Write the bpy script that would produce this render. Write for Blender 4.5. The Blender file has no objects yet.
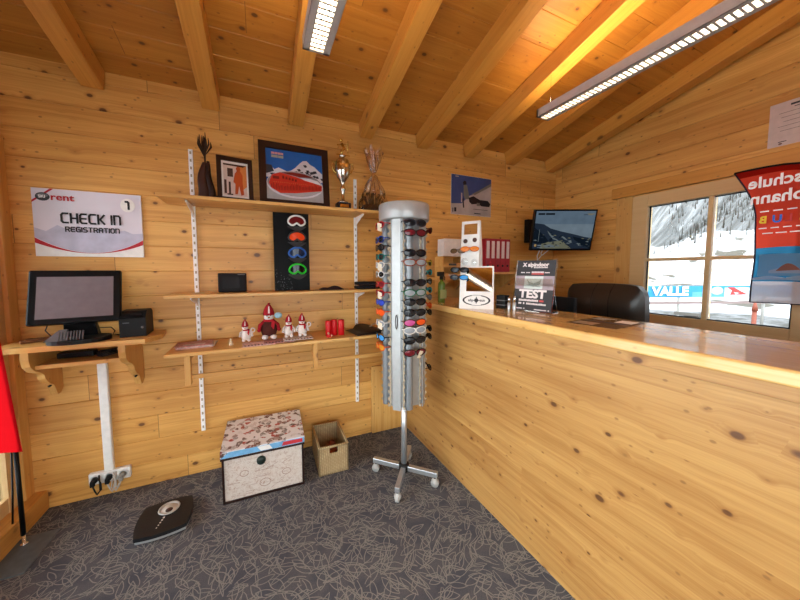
import bpy, bmesh, math, random
from mathutils import Vector, Matrix, Euler
R_ = random.Random(7)
S = bpy.context.scene
COL = S.collection
PI = math.pi

# ------------------------------------------------------------------ materials
def lin(h):
    if isinstance(h, tuple): return (h[0], h[1], h[2], 1)
    h = h.lstrip('#'); v = [int(h[i:i+2], 16)/255 for i in (0, 2, 4)]
    return tuple([(c/12.92 if c <= .04045 else ((c+.055)/1.055)**2.4) for c in v] + [1])

class NT:
    def __init__(s, name):
        s.m = bpy.data.materials.new(name); s.m.use_nodes = True
        s.t = s.m.node_tree; s.t.nodes.clear()
        s.out = s.t.nodes.new('ShaderNodeOutputMaterial')
    def n(s, typ, ins=None, **props):
        nd = s.t.nodes.new(typ)
        for k, v in props.items(): setattr(nd, k, v)
        for k, v in (ins or {}).items():
            if isinstance(v, bpy.types.NodeSocket): s.t.links.new(v, nd.inputs[k])
            else: nd.inputs[k].default_value = v
        return nd
    def math(s, op, a, b=0.0, c=0.0):
        return s.n('ShaderNodeMath', {0: a, 1: b, 2: c}, operation=op).outputs[0]
    def mix(s, f, a, b, blend='MIX'):
        nd = s.n('ShaderNodeMix', data_type='RGBA', blend_type=blend)
        for i, v in ((0, f), (6, a), (7, b)):
            if isinstance(v, bpy.types.NodeSocket): s.t.links.new(v, nd.inputs[i])
            else: nd.inputs[i].default_value = v
        return nd.outputs[2]
    def ramp(s, f, stops):
        nd = s.n('ShaderNodeValToRGB', {0: f}); cr = nd.color_ramp
        while len(cr.elements) < len(stops): cr.elements.new(.5)
        for e, (p, c) in zip(cr.elements, stops): e.position = p; e.color = c
        return nd.outputs[0]
    def surf(s, sock): s.t.links.new(sock, s.out.inputs[0]); return s.m

MATS = {}
def mat(name, col, rough=.5, metal=0.0, var=.06, scale=30, coat=0.0, emit=None, es=0.0, bump=0.0, spec=.3):
    if name in MATS: return MATS[name]
    k = NT(name); c = lin(col)
    co = k.n('ShaderNodeTexCoord').outputs['Object']
    nz = k.n('ShaderNodeTexNoise', {'Vector': co, 'Scale': scale, 'Detail': 3.0})
    f = nz.outputs[0]
    lo = tuple(x*(1-var) for x in c[:3])+(1,); hi = tuple(min(1, x*(1+var)) for x in c[:3])+(1,)
    cc = k.ramp(f, [(.3, lo), (.7, hi)])
    p = k.n('ShaderNodeBsdfPrincipled', {'Base Color': cc, 'Roughness': rough, 'Metallic': metal, 'Coat Weight': coat, 'Specular IOR Level': spec if metal < .1 else .5})
    if emit:
        p.inputs['Emission Color'].default_value = lin(emit); p.inputs['Emission Strength'].default_value = es
    if bump:
        b = k.n('ShaderNodeBump', {'Strength': bump, 'Distance': .002, 'Height': f}); k.t.links.new(b.outputs[0], p.inputs['Normal'])
    MATS[name] = k.surf(p.outputs[0]); return MATS[name]

def wood(name, g='X', across='Z', pitch=0.0, off=0.0, light=(.78, .425, .116), dark=(.57, .258, .050), rough=.45,
         knots=1.0, tint=.14, coat=0.0, board_len=2.6, kscale=1.0, contrast=1.0):
    k = NT(name)
    co = k.n('ShaderNodeTexCoord').outputs['Object']
    sp = k.n('ShaderNodeSeparateXYZ', {0: co})
    ax = {'X': sp.outputs[0], 'Y': sp.outputs[1], 'Z': sp.outputs[2]}
    third = [a for a in 'XYZ' if a not in (g, across)][0]
    G, A, B = ax[g], ax[across], ax[third]
    rnd = k.n('ShaderNodeObjectInfo').outputs['Random']
    if pitch:
        idx = k.math('FLOOR', k.math('DIVIDE', k.math('SUBTRACT', A, off), pitch))
        w1 = k.n('ShaderNodeTexWhiteNoise', {'W': idx}, noise_dimensions='1D').outputs[0]
        seg = k.math('FLOOR', k.math('DIVIDE', k.math('ADD', G, k.math('MULTIPLY', w1, 9.0)), board_len))
        idd = k.math('ADD', k.math('MULTIPLY', idx, 7.31), k.math('MULTIPLY', seg, 3.77))
        w2 = k.n('ShaderNodeTexWhiteNoise', {'W': idd}, noise_dimensions='1D').outputs[0]
        jf = k.math('FRACT', k.math('DIVIDE', k.math('ADD', G, k.math('MULTIPLY', w1, 9.0)), board_len))
        joint = k.math('LESS_THAN', jf, .003/board_len) if board_len < 20 else None
    else:
        w2 = rnd; joint = None
    sh = k.math('MULTIPLY', w2, 23.0)
    Gs = k.math('ADD', G, sh)
    # knots: flattened cells, only those whose seed lies near the surface
    kv = k.n('ShaderNodeCombineXYZ', {0: k.math('MULTIPLY', Gs, 8.0*kscale), 1: k.math('MULTIPLY', A, 11.5*kscale), 2: k.math('ADD', k.math('MULTIPLY', B, 11.5*kscale), sh)})
    kd = k.n('ShaderNodeTexVoronoi', {'Vector': kv.outputs[0], 'Scale': 1.0, 'Randomness': 1.0}, feature='F1')
    kr = k.n('ShaderNodeSeparateColor', {0: kd.outputs['Color']}).outputs[1]
    kd = k.math('DIVIDE', kd.outputs['Distance'], k.math('ADD', .38, k.math('MULTIPLY', k.math('MULTIPLY', kr, kr), 1.15)))
    # grain, pushed aside near knots
    push = k.math('MULTIPLY', k.math('POWER', 2.718, k.math('MULTIPLY', k.math('MULTIPLY', kd, kd), -14.0)), .02*knots)
    A2 = k.math('ADD', A, push)
    gv = k.n('ShaderNodeCombineXYZ', {0: k.math('MULTIPLY', Gs, 1.1), 1: k.math('MULTIPLY', A2, 22.0), 2: k.math('ADD', k.math('MULTIPLY', B, 22.0), sh)})
    n1 = k.n('ShaderNodeTexNoise', {'Vector': gv.outputs[0], 'Scale': 1.0, 'Detail': 4.0, 'Roughness': .6, 'Distortion': .25}).outputs[0]
    gv2 = k.n('ShaderNodeCombineXYZ', {0: k.math('MULTIPLY', Gs, 3.0), 1: k.math('MULTIPLY', A2, 160.0), 2: k.math('MULTIPLY', B, 160.0)})
    n2 = k.n('ShaderNodeTexNoise', {'Vector': gv2.outputs[0], 'Scale': 1.0, 'Detail': 2.0}).outputs[0]
    gv3 = k.n('ShaderNodeCombineXYZ', {0: k.math('MULTIPLY', Gs, 1.7), 1: k.math('MULTIPLY', A, 4.0), 2: k.math('ADD', k.math('MULTIPLY', B, 4.0), sh)})
    n3 = k.n('ShaderNodeTexNoise', {'Vector': gv3.outputs[0], 'Scale': 1.0, 'Detail': 2.0}).outputs[0]
    f = k.math('ADD', k.math('ADD', k.math('MULTIPLY', n1, .55), k.math('MULTIPLY', n2, .2)), k.math('MULTIPLY', n3, .25))
    d = tuple(light[i]+(dark[i]-light[i])*contrast for i in range(3))
    c = k.ramp(f, [(.36, d+(1,)), (.62, light+(1,))])
    tv = k.math('ADD', k.math('MULTIPLY', w2, 2*tint), 1-tint)
    cmb = k.n('ShaderNodeCombineColor', {0: k.math('POWER', tv, .7), 1: tv, 2: k.math('POWER', tv, 1.3)})
    c = k.mix(1.0, c, cmb.outputs[0], 'MULTIPLY')
    if knots:
        halo = k.n('ShaderNodeMapRange', {0: kd, 1: .09, 2: .25, 3: .5*knots, 4: 0.0}).outputs[0]
        c = k.mix(halo, c, (dark[0]*.72, dark[1]*.55, dark[2]*.45, 1))
        core = k.n('ShaderNodeMapRange', {0: kd, 1: .085, 2: .135, 3: .9*knots, 4: 0.0}).outputs[0]
        c = k.mix(core, c, (.10, .036, .012, 1))
    if knots:
        pv = k.n('ShaderNodeCombineXYZ', {0: k.math('MULTIPLY', Gs, 13.0), 1: k.math('MULTIPLY', A, 21.0), 2: k.math('ADD', k.math('MULTIPLY', B, 21.0), sh)})
        pd = k.n('ShaderNodeTexVoronoi', {'Vector': pv.outputs[0], 'Scale': 1.0}, feature='F1').outputs['Distance']
        pin = k.n('ShaderNodeMapRange', {0: pd, 1: .07, 2: .13, 3: .6*knots, 4: 0.0}).outputs[0]
        c = k.mix(pin, c, (.16, .06, .018, 1))
        stv = k.n('ShaderNodeCombineXYZ', {0: k.math('MULTIPLY', Gs, .8), 1: k.math('MULTIPLY', A2, 46.0), 2: k.math('MULTIPLY', B, 46.0)})
        stn = k.n('ShaderNodeTexNoise', {'Vector': stv.outputs[0], 'Scale': 1.0, 'Detail': 3.0}).outputs[0]
        c = k.mix(k.n('ShaderNodeMapRange', {0: stn, 1: .56, 2: .72, 3: 0.0, 4: .5}).outputs[0], c, (dark[0]*.86, dark[1]*.74, dark[2]*.62, 1))
    if joint is not None:
        c = k.mix(k.math('MULTIPLY', joint, .8), c, (.12, .05, .015, 1))
    p = k.n('ShaderNodeBsdfPrincipled', {'Base Color': c, 'Roughness': rough, 'Coat Weight': coat, 'Coat Roughness': .06, 'Coat IOR': 1.5})
    b = k.n('ShaderNodeBump', {'Strength': .12, 'Distance': .002, 'Height': n2}); k.t.links.new(b.outputs[0], p.inputs['Normal'])
    MATS[name] = k.surf(p.outputs[0]); return MATS[name]

def glass(name, tint=(.96, .98, .97), refl=.12):
    k = NT(name)
    nz = k.n('ShaderNodeTexNoise', {'Scale': 3.0}).outputs[0]
    fr = k.n('ShaderNodeFresnel', {'IOR': 1.45}).outputs[0]
    t = k.n('ShaderNodeBsdfTransparent', {0: k.mix(nz, tint+(1,), tuple(x*.98 for x in tint)+(1,))})
    g = k.n('ShaderNodeBsdfGlossy', {'Roughness': .02})
    m = k.n('ShaderNodeMixShader', {0: k.math('MULTIPLY', fr, refl/.04*.33), 1: t.outputs[0], 2: g.outputs[0]})
    MATS[name] = k.surf(m.outputs[0]); return MATS[name]

def carpet():
    k = NT('carpet')
    co = k.n('ShaderNodeTexCoord').outputs['Object']
    nz = k.n('ShaderNodeTexNoise', {'Vector': co, 'Scale': 5.0, 'Detail': 2.0})
    co2 = k.n('ShaderNodeVectorMath', {0: co, 1: k.n('ShaderNodeVectorMath', {0: nz.outputs['Color'], 1: (.05, .05, 0)}, operation='MULTIPLY').outputs[0]}, operation='ADD').outputs[0]
    tot = None
    for i, (sc, L, w, t) in enumerate(((9.5, .046, .0165, .0031), (10.5, .043, .0140, .0030), (8.5, .054, .0185, .0032), (11, .044, .0100, .0028), (9, .056, .0130, .0030), (10, .050, .0050, .0027))):
        v = k.n('ShaderNodeVectorMath', {0: co2, 1: (.37*i+.11, .23*i-.4, 0)}, operation='ADD').outputs[0]
        vo = k.n('ShaderNodeTexVoronoi', {'Vector': v, 'Scale': float(sc)}, feature='F1', voronoi_dimensions='2D')
        loc = k.n('ShaderNodeVectorMath', {0: v, 1: vo.outputs['Position']}, operation='SUBTRACT').outputs[0]
        cr = k.n('ShaderNodeSeparateColor', {0: vo.outputs['Color']}).outputs[0]
        rt = k.n('ShaderNodeVectorRotate', {'Vector': loc, 'Angle': k.math('MULTIPLY', cr, 6.283)}, rotation_type='Z_AXIS').outputs[0]
        xy = k.n('ShaderNodeSeparateXYZ', {0: rt})
        x = k.math('DIVIDE', xy.outputs[0], L)
        # a leaf outline, open at the stem
        half = k.math('MULTIPLY', k.math('SUBTRACT', 1.0, k.math('MULTIPLY', x, x)), w)
        d = k.math('ABSOLUTE', k.math('SUBTRACT', k.math('ABSOLUTE', xy.outputs[1]), half))
        m = k.math('MULTIPLY', k.math('LESS_THAN', d, t*.62), k.math('LESS_THAN', k.math('ABSOLUTE', x), 1.02))
        tot = m if tot is None else k.math('MAXIMUM', tot, m)
    pile = k.n('ShaderNodeTexNoise', {'Vector': co, 'Scale': 260.0, 'Detail': 2.0}).outputs[0]
    patch = k.n('ShaderNodeTexNoise', {'Vector': co, 'Scale': 9.0, 'Detail': 2.0}).outputs[0]
    base = k.ramp(pile, [(.3, (.070, .070, .077, 1)), (.7, (.118, .117, .126, 1))])
    base = k.mix(k.n('ShaderNodeMapRange', {0: patch, 1: .45, 2: .62, 3: 0.0, 4: .55}).outputs[0], base, (.055, .058, .078, 1))
    c = k.mix(k.math('MULTIPLY', tot, .72), base, (.265, .25, .225, 1))
    p = k.n('ShaderNodeBsdfPrincipled', {'Base Color': c, 'Roughness': .95, 'Specular IOR Level': .1})
    b = k.n('ShaderNodeBump', {'Strength': .4, 'Distance': .003, 'Height': pile}); k.t.links.new(b.outputs[0], p.inputs['Normal'])
    return k.surf(p.outputs[0])

def fabric_flag(name, col):
    k = NT(name)
    nz = k.n('ShaderNodeTexNoise', {'Scale': 40.0}).outputs[0]
    c = lin(col); cc = k.mix(nz, c, tuple(x*.9 for x in c[:3])+(1,))
    a = k.n('ShaderNodeBsdfDiffuse', {0: cc}); b = k.n('ShaderNodeBsdfTranslucent', {0: cc})
    m = k.n('ShaderNodeMixShader', {0: .72, 1: a.outputs[0], 2: b.outputs[0]})
    t = k.n('ShaderNodeBsdfTransparent', {0: cc})
    m2 = k.n('ShaderNodeMixShader', {0: .10, 1: m.outputs[0], 2: t.outputs[0]})
    MATS[name] = k.surf(m2.outputs[0]); return MATS[name]

WB = wood('pine_wall_boards', 'X', 'Z', .1624, 2.26-.1624*20)
WR = wood('pine_side_boards', 'Y', 'Z', .1624, 2.26-.1624*20)
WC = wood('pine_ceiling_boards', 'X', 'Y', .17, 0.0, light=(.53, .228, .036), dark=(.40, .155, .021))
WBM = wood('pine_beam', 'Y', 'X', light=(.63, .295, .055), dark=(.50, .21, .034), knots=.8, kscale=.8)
WS = wood('pine_shelf_wood', 'X', 'Y', knots=.5, light=(.72, .42, .13), rough=.4)
WK = wood('pine_counter_front', 'Y', 'Z', .21, 0.0, light=(.51, .28, .086), dark=(.32, .138, .033), rough=.36, tint=.07, kscale=1.15, board_len=60)
WT = wood('lacquered_counter_wood', 'Y', 'X', .3, .1, light=(.86, .55, .20), dark=(.66, .36, .10), rough=.24, knots=.4, tint=.05, coat=.8, board_len=60)
WP = wood('pine_post', 'Z', 'Y', light=(.70, .40, .12), knots=.7, kscale=.8)
WF = wood('pine_window_wood', 'Y', 'Z', light=(.72, .50, .24), dark=(.62, .40, .17), knots=.0, contrast=.7)
WD = wood('pine_sill', 'Y', 'Z', light=(.70, .36, .08), dark=(.54, .24, .05), knots=.4)
CARPET = carpet()
GLASS = glass('window_glass')
CELLO = glass('cellophane', (.93, .90, .86), .45)
ACRYL = glass('clear_acrylic', (.95, .96, .96), .3)
WHITE = mat('white_lacquer', '#f5f4f2', .4)
WHITEP = mat('white_plastic', '#e9e7e2', .35)
CARD = mat('white_card', '#e8e4de', .6)
BLACKP = mat('black_plastic', '#0c0c0d', .42, spec=.18)
BLACKM = mat('matt_black', '#0d0d0e', .6)
GREYP = mat('grey_plastic', '#6d6f72', .4)
ALU = mat('brushed_aluminium', '#c3c6c8', .32, .75)
RACKG = mat('rack_grey', '#84888b', .38, .4)
RACKW = mat('rack_silver_white', '#a8a9a8', .35, .3)
CHROME = mat('chrome', '#d8d8d8', .12, 1.0)
GOLD = mat('gold_plate', '#d9b65a', .18, 1.0)
SILVER = mat('silver_plate', '#d9d2c4', .15, 1.0)
LEATHER = mat('black_leather', '#2b231d', .33, bump=.3, scale=90, spec=.5)
RED = mat('red_print', '#b3202a', .5)
DRED = mat('dark_red', '#8c1a20', .6)
SCREEN = mat('grey_screen', '#7b7276', .25)
DGREY = mat('dark_grey_card', '#3b3a3c', .55)
WALNUT = mat('dark_brown_wood', '#2a1611', .4)
INK = mat('black_ink', '#1a1718', .6)
PAPER = mat('paper', '#dcd6cf', .7)

# ------------------------------------------------------------------ mesh builder
class MB:
    def __init__(s): s.v = []; s.f = []; s.mi = []; s.sm = []; s.cur = 0
    def m(s, i): s.cur = i; return s
    def add(s, vs, fs, smooth=False):
        o = len(s.v); s.v += [tuple(v) for v in vs]
        for f in fs: s.f.append([i+o for i in f]); s.mi.append(s.cur); s.sm.append(smooth)
        return s
    def addbm(s, bm, smooth=False):
        bmesh.ops.recalc_face_normals(bm, faces=bm.faces[:]); bm.verts.index_update()
        s.add([v.co[:] for v in bm.verts], [[v.index for v in f.verts] for f in bm.faces], smooth); bm.free(); return s
    def box(s, c, size, rot=None, bev=0.0, seg=2):
        bm = bmesh.new(); bmesh.ops.create_cube(bm, size=1)
        bmesh.ops.scale(bm, vec=size, verts=bm.verts)
        if bev: bmesh.ops.bevel(bm, geom=bm.edges[:], offset=bev, segments=seg, profile=.5, affect='EDGES')
        M = Matrix.Translation(c)
        if rot: M = M @ Euler(rot).to_matrix().to_4x4()
        bmesh.ops.transform(bm, matrix=M, verts=bm.verts); return s.addbm(bm)
    def b2(s, x0, x1, y0, y1, z0, z1, bev=0.0):
        return s.box(((x0+x1)/2, (y0+y1)/2, (z0+z1)/2), (abs(x1-x0), abs(y1-y0), abs(z1-z0)), None, bev)
    def cyl(s, p0, p1, r, r2=None, seg=16, smooth=True):
        p0, p1 = Vector(p0), Vector(p1); d = p1-p0
        bm = bmesh.new(); bmesh.ops.create_cone(bm, cap_ends=True, segments=seg, radius1=r, radius2=r if r2 is None else r2, depth=d.length)
        M = Matrix.Translation((p0+p1)/2) @ d.to_track_quat('Z', 'Y').to_matrix().to_4x4()
        bmesh.ops.transform(bm, matrix=M, verts=bm.verts); return s.addbm(bm, smooth)
    def sph(s, c, r, seg=14, rot=None):
        r = r if isinstance(r, tuple) else (r, r, r)
        bm = bmesh.new(); bmesh.ops.create_uvsphere(bm, u_segments=seg, v_segments=max(6, seg*2//3), radius=1)
        bmesh.ops.scale(bm, vec=r, verts=bm.verts)
        M = Matrix.Translation(c)
        if rot: M = M @ Euler(rot).to_matrix().to_4x4()
        bmesh.ops.transform(bm, matrix=M, verts=bm.verts); return s.addbm(bm, True)
    def tube(s, pts, r, seg=8, closed=False, r_list=None):
        P = [Vector(p) for p in pts]; n = len(P); vs = []; fs = []
        prev = None
        for i, p in enumerate(P):
            a = P[(i-1) % n] if (closed or i > 0) else p; b = P[(i+1) % n] if (closed or i < n-1) else p
            t = (b-a).normalized()
            if prev is None:
                u = t.orthogonal().normalized()
            else:
                u = prev - t*prev.dot(t); u = u.normalized() if u.length > 1e-6 else t.orthogonal().normalized()
            prev = u; w = t.cross(u); rr = r_list[i] if r_list else r
            for k in range(seg):
                an = 2*PI*k/seg; vs.append(p + u*(math.cos(an)*rr) + w*(math.sin(an)*rr))
        for i in range(n if closed else n-1):
            j = (i+1) % n
            for k in range(seg):
                k2 = (k+1) % seg; fs.append([i*seg+k, i*seg+k2, j*seg+k2, j*seg+k])
        if not closed:
            fs.append(list(range(seg))[::-1]); fs.append([(n-1)*seg+k for k in range(seg)])
        return s.add(vs, fs, True)
    def lathe(s, prof, c=(0, 0, 0), seg=24, smooth=True, sx=1, sy=1):
        vs = []; fs = []; n = len(prof)
        for (r, z) in prof:
            for k in range(seg):
                a = 2*PI*k/seg; vs.append((c[0]+max(r, 1e-4)*math.cos(a)*sx, c[1]+max(r, 1e-4)*math.sin(a)*sy, c[2]+z))
        for i in range(n-1):
            for k in range(seg):
                k2 = (k+1) % seg; fs.append([i*seg+k, i*seg+k2, (i+1)*seg+k2, (i+1)*seg+k])
        fs.append(list(range(seg))[::-1]); fs.append([(n-1)*seg+k for k in range(seg)])
        return s.add(vs, fs, smooth)
    def prism(s, pts, fn, d0, d1):
        """polygon pts (u,v) swept from depth d0 to d1; fn(u,v,d) -> xyz"""
        n = len(pts); bm = bmesh.new()
        a = [bm.verts.new(fn(u, v, d0)) for u, v in pts]; b = [bm.verts.new(fn(u, v, d1)) for u, v in pts]
        bm.faces.new(a[::-1]); bm.faces.new(b)
        for i in range(n): bm.faces.new([a[i], a[(i+1) % n], b[(i+1) % n], b[i]])
        return s.addbm(bm)
    def poly(s, pts): return s.add(pts, [list(range(len(pts)))])
    def grid(s, nu, nv, fn, smooth=True):
        vs = [fn(i/nu, j/nv) for j in range(nv+1) for i in range(nu+1)]
        fs = [[j*(nu+1)+i, j*(nu+1)+i+1, (j+1)*(nu+1)+i+1, (j+1)*(nu+1)+i] for j in range(nv) for i in range(nu)]
        return s.add(vs, fs, smooth)
    def build(s, name, mats, parent=None, loc=(0, 0, 0), rot=(0, 0, 0), label=None):
        me = bpy.data.meshes.new(name); me.from_pydata(s.v, [], s.f)
        for m_ in (mats if isinstance(mats, (list, tuple)) else [mats]): me.materials.append(m_)
        for p, i, q in zip(me.polygons, s.mi, s.sm): p.material_index = i; p.use_smooth = q
        me.update()
        o = bpy.data.objects.new(name, me); COL.objects.link(o)
        o.location = loc; o.rotation_euler = rot
        if parent: o.parent = parent
        if label: o['label'] = label
        return o

def thing(name, label, cat, loc=(0, 0, 0), rot=(0, 0, 0), group=None):
    o = bpy.data.objects.new(name, None); COL.objects.link(o); o.empty_display_size = .05
    o.location = loc; o.rotation_euler = rot if isinstance(rot, tuple) else (0, 0, rot)
    o['label'] = label; o['category'] = cat
    if group: o['group'] = group
    return o
def tag(o, label, cat, group=None):
    o['label'] = label; o['category'] = cat
    if group: o['group'] = group
    return o
def struct(o): o['kind'] = 'structure'; return o

def XZ(u, v, d): return (u, d, v)        # depth along Y
def YZ(u, v, d): return (d, u, v)
def XY(u, v, d): return (u, v, d)

def art(name, items, parent, y=0.0, step=.0004, fn=None, label=None, loc=(0, 0, 0), rot=(0, 0, 0)):
    """flat printed picture facing -Y: items = (material, [(x,z)...]) laid one on the other"""
    b = MB(); ms = []
    for i, (m_, pts) in enumerate(items):
        if m_ not in ms: ms.append(m_)
        b.m(ms.index(m_)); d = y - step*i
        b.poly([(fn or XZ)(u, v, d) for u, v in pts])
    return b.build(name, ms, parent, loc, rot, label)
def rect(x0, x1, z0, z1): return [(x0, z0), (x1, z0), (x1, z1), (x0, z1)]
def ell(cx, cz, rx, rz, n=28, a0=0, a1=2*PI): return [(cx+rx*math.cos(a0+(a1-a0)*i/n), cz+rz*math.sin(a0+(a1-a0)*i/n)) for i in range(n if a1-a0 > 6.2 else n+1)]
def jag(x0, x1, base, heights):
    n = len(heights); return [(x0, base)] + [(x0+(x1-x0)*i/(n-1), h) for i, h in enumerate(heights)] + [(x1, base)]

def text(name, s, size, m_, parent, loc, rot=(PI/2, 0, 0), align='CENTER', ext=.0004, sx=1.0, off=0.0, label=None):
    cu = bpy.data.curves.new('t', 'FONT'); cu.body = s; cu.size = size; cu.align_x = align; cu.align_y = 'CENTER'; cu.extrude = ext; cu.offset = off; cu.resolution_u = 3
    ob = bpy.data.objects.new('t', cu); COL.objects.link(ob)
    dg = bpy.context.evaluated_depsgraph_get(); dg.update()
    me = bpy.data.meshes.new_from_object(ob.evaluated_get(dg)); bpy.data.objects.remove(ob); bpy.data.curves.remove(cu)
    me.name = name; me.materials.clear(); me.materials.append(m_)
    o = bpy.data.objects.new(name, me); COL.objects.link(o); o.parent = parent; o.location = loc; o.rotation_euler = rot; o.scale = (sx, 1, 1)
    if label: o['label'] = label
    return o

GLY = {'C': [[(4, 6), (1, 6), (0, 5), (0, 1), (1, 0), (4, 0)]], 'H': [[(0, 0), (0, 6)], [(4, 0), (4, 6)], [(0, 3), (4, 3)]],
       'E': [[(4, 6), (1, 6), (0, 5), (0, 1), (1, 0), (4, 0)], [(0, 3), (3.6, 3)]], 'K': [[(0, 0), (0, 6)], [(0, 3), (1.2, 3), (4, 6)], [(1.2, 3), (4, 0)]],
       'I': [[(0, 0), (0, 6)]], 'N': [[(0, 0), (0, 6), (3, 6), (4, 5), (4, 0)]], 'R': [[(0, 0), (0, 6), (3, 6), (4, 5), (4, 4), (3, 3), (0, 3)], [(2.4, 3), (4, 0)]],
       'G': [[(4, 6), (1, 6), (0, 5), (0, 1), (1, 0), (4, 0), (4, 3), (2, 3)]], 'S': [[(4, 6), (1, 6), (0, 5), (0, 4), (1, 3), (3, 3), (4, 2), (4, 1), (3, 0), (0, 0)]],
       'T': [[(0, 6), (4, 6)], [(2, 6), (2, 0)]], 'A': [[(0, 0), (0, 5), (1, 6), (3, 6), (4, 5), (4, 0)], [(0, 2.6), (4, 2.6)]],
       'O': [[(1, 0), (0, 1), (0, 5), (1, 6), (3, 6), (4, 5), (4, 1), (3, 0), (1, 0)]], '1': [[(0.3, 6), (2, 6), (2.7, 5.2), (2.7, 0)]]}
def strokes(name, s, x0, x1, z0, z1, w, m_, parent, y):
    """square-shouldered sign lettering between x0..x1"""
    adv = []; x = 0
    for ch in s:
        if ch == ' ': x += 3; continue
        wd = 0 if ch == 'I' else 4
        adv.append((ch, x)); x += wd+1.9
    tot = x-1.9; sx = (x1-x0)/tot; sz = (z1-z0)/6; b = MB(); i = 0
    for ch, px in adv:
        for line in GLY[ch]:
            for p, q in zip(line, line[1:]):
                P = Vector((x0+(px+p[0])*sx, z0+p[1]*sz)); Q = Vector((x0+(px+q[0])*sx, z0+q[1]*sz))
                t = (Q-P).normalized(); n = Vector((-t.y, t.x))*w/2; P2 = P-t*w*.35; Q2 = Q+t*w*.35
                b.poly([(c.x, y-.00002*i, c.y) for c in (P2-n, Q2-n, Q2+n, P2+n)]); i += 1
    return b.build(name, m_, parent)

# ------------------------------------------------------------------ camera
cam = bpy.data.cameras.new('camera'); co_ = bpy.data.objects.new('camera', cam); COL.objects.link(co_)
cam.sensor_width = 36; cam.lens = 298.16/800*36; cam.clip_start = .02
cam.shift_x = (400-393.69)/800; cam.shift_y = -(300-290.58)/800
a, p, r = math.radians(23.894), math.radians(3.921), math.radians(-.149)
fwd = Vector((math.sin(a)*math.cos(p), math.cos(a)*math.cos(p), -math.sin(p))); rt = Vector((math.cos(a), -math.sin(a), 0)); up = rt.cross(fwd)
rt2 = rt*math.cos(r)+up*math.sin(r); up2 = up*math.cos(r)-rt*math.sin(r)
M = Matrix((rt2, up2, -fwd)).transposed().to_4x4(); M.translation = (0, 0, 1.45)
co_.matrix_world = M; S.camera = co_

# ------------------------------------------------------------------ room shell
XL, XR, YB, YF = -1.30, 3.12, 2.445, -1.6
SL = .25
def zc(y): return 2.655+SL*(YB-y)
PITCH = .1624
def planks(b, u0, u1, v0, v1, fn, thick=.05, gw=.0035, gd=.005, off=2.26, pitch=PITCH):
    """a board wall: profile with a V groove at every joint, swept along the boards"""
    pts = [(v0, 0)]; k = math.ceil((v0-off)/pitch+1e-6)
    while off+k*pitch < v1-1e-4:
        v = off+k*pitch
        if v-gw > v0: pts += [(v-gw, 0), (v, gd), (v+gw, 0)]
        k += 1
    pts += [(v1, 0), (v1, thick), (v0, thick)]
    b.prism(pts, lambda v, d, u: fn(u, v, d), u0, u1)
b = MB(); b.b2(XL-.1, XR+.1, YF-.1, YB+.1, -.06, 0); struct(b.build('floor', CARPET))
b = MB(); planks(b, XL-.1, XR+.1, 0, 2.95, lambda u, v, d: (u, YB+d, v)); struct(b.build('wall_back', WB))
# right wall with the window opening  Y .58..1.63, Z .98..2.10
WY0, WY1, WZ0, WZ1 = .585, 1.63, .98, 2.10
b = MB(); fr = lambda u, v, d: (XR+d, u, v)
planks(b, YF, WY0, 0, 3.85, fr); planks(b, WY1, YB, 0, 3.85, fr); planks(b, WY0, WY1, 0, WZ0, fr); planks(b, WY0, WY1, WZ1, 3.85, fr)
struct(b.build('wall_right', WR))
# left wall: boards above a glazed front
b = MB(); fl = lambda u, v, d: (XL-d, u, v)
planks(b, YF, YB, 2.2, 3.85, fl); struct(b.build('wall_left', WR))
b = MB(); ff = lambda u, v, d: (u, YF-d, v)
planks(b, XL-.1, -1.1, 0, 3.85, ff); planks(b, 1.25, XR+.1, 0, 3.85, ff); planks(b, -1.1, 1.25, 2.1, 3.85, ff); struct(b.build('wall_front', WB))
# ceiling: sloping boards with rafters under them
CE = MB(); ang = math.atan(SL); LEN = 4.4
planks(CE, XL-.1, XR+.1, -LEN, .1, lambda u, v, d: (u, v, d), thick=.06, off=.02, pitch=.17)
ceil = struct(CE.build('ceiling', WC, None, (0, YB, 2.655), (-ang, 0, 0)))
for x in (-1.47, -.935, -.33, .22, .77, 1.30, 1.82, 2.34, 2.93):
    if x < -1.3: continue
    b = MB(); b.b2(x, x+.105, -LEN, 0.0, -.126, 0, .004); b.build('rafter', WBM, ceil)

# trims and the corner post
b = MB(); b.b2(XL-.06, XL+.012, 2.372, YB, .115, 2.2, .004); struct(b.build('trim_1', WP))
b = MB(); b.b2(XL-.1, XL+.07, YF, YB, 0, .118, .006); struct(b.build('baseboard_left', WD))

def glazing(name, fn, u0, u1, z0, z1, posts, sash=.09, depth=(-.06, -.02), pane_m=GLASS, muntin=None, fm=WF):
    root = struct(bpy.data.objects.new(name, None)); COL.objects.link(root)
    b = MB()
    edges = [u0]+posts+[u1]
    for z in ((z0, z0+sash), (z1-sash, z1)): b.prism([(u0+.01, z[0]+.002), (u1-.01, z[0]+.002), (u1-.01, z[1]-.002), (u0+.01, z[1]-.002)], fn, depth[0]+.004, depth[1]-.004)
    for i, u in enumerate(edges):
        a0, a1 = (u, u+sash) if i == 0 else ((u-sash, u) if i == len(edges)-1 else (u-sash*.75, u+sash*.75))
        b.prism([(a0, z0), (a1, z0), (a1, z1), (a0, z1)], fn, *depth)
    b.build('window_frame', fm, root)
    for i in range(len(edges)-1):
        b = MB(); m_ = (depth[0]+depth[1])/2
        b.prism(rect(edges[i]+.03, edges[i+1]-.03, z0+.03, z1-.03), fn, m_-.003, m_+.003); b.build('pane', pane_m, root)
    return root
glazing('window_2', lambda u, v, d: (XL+d, u, v), YF, 2.368, .120, 2.198, [.1, 1.25], sash=.085, depth=(-.045, -.006))
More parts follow.
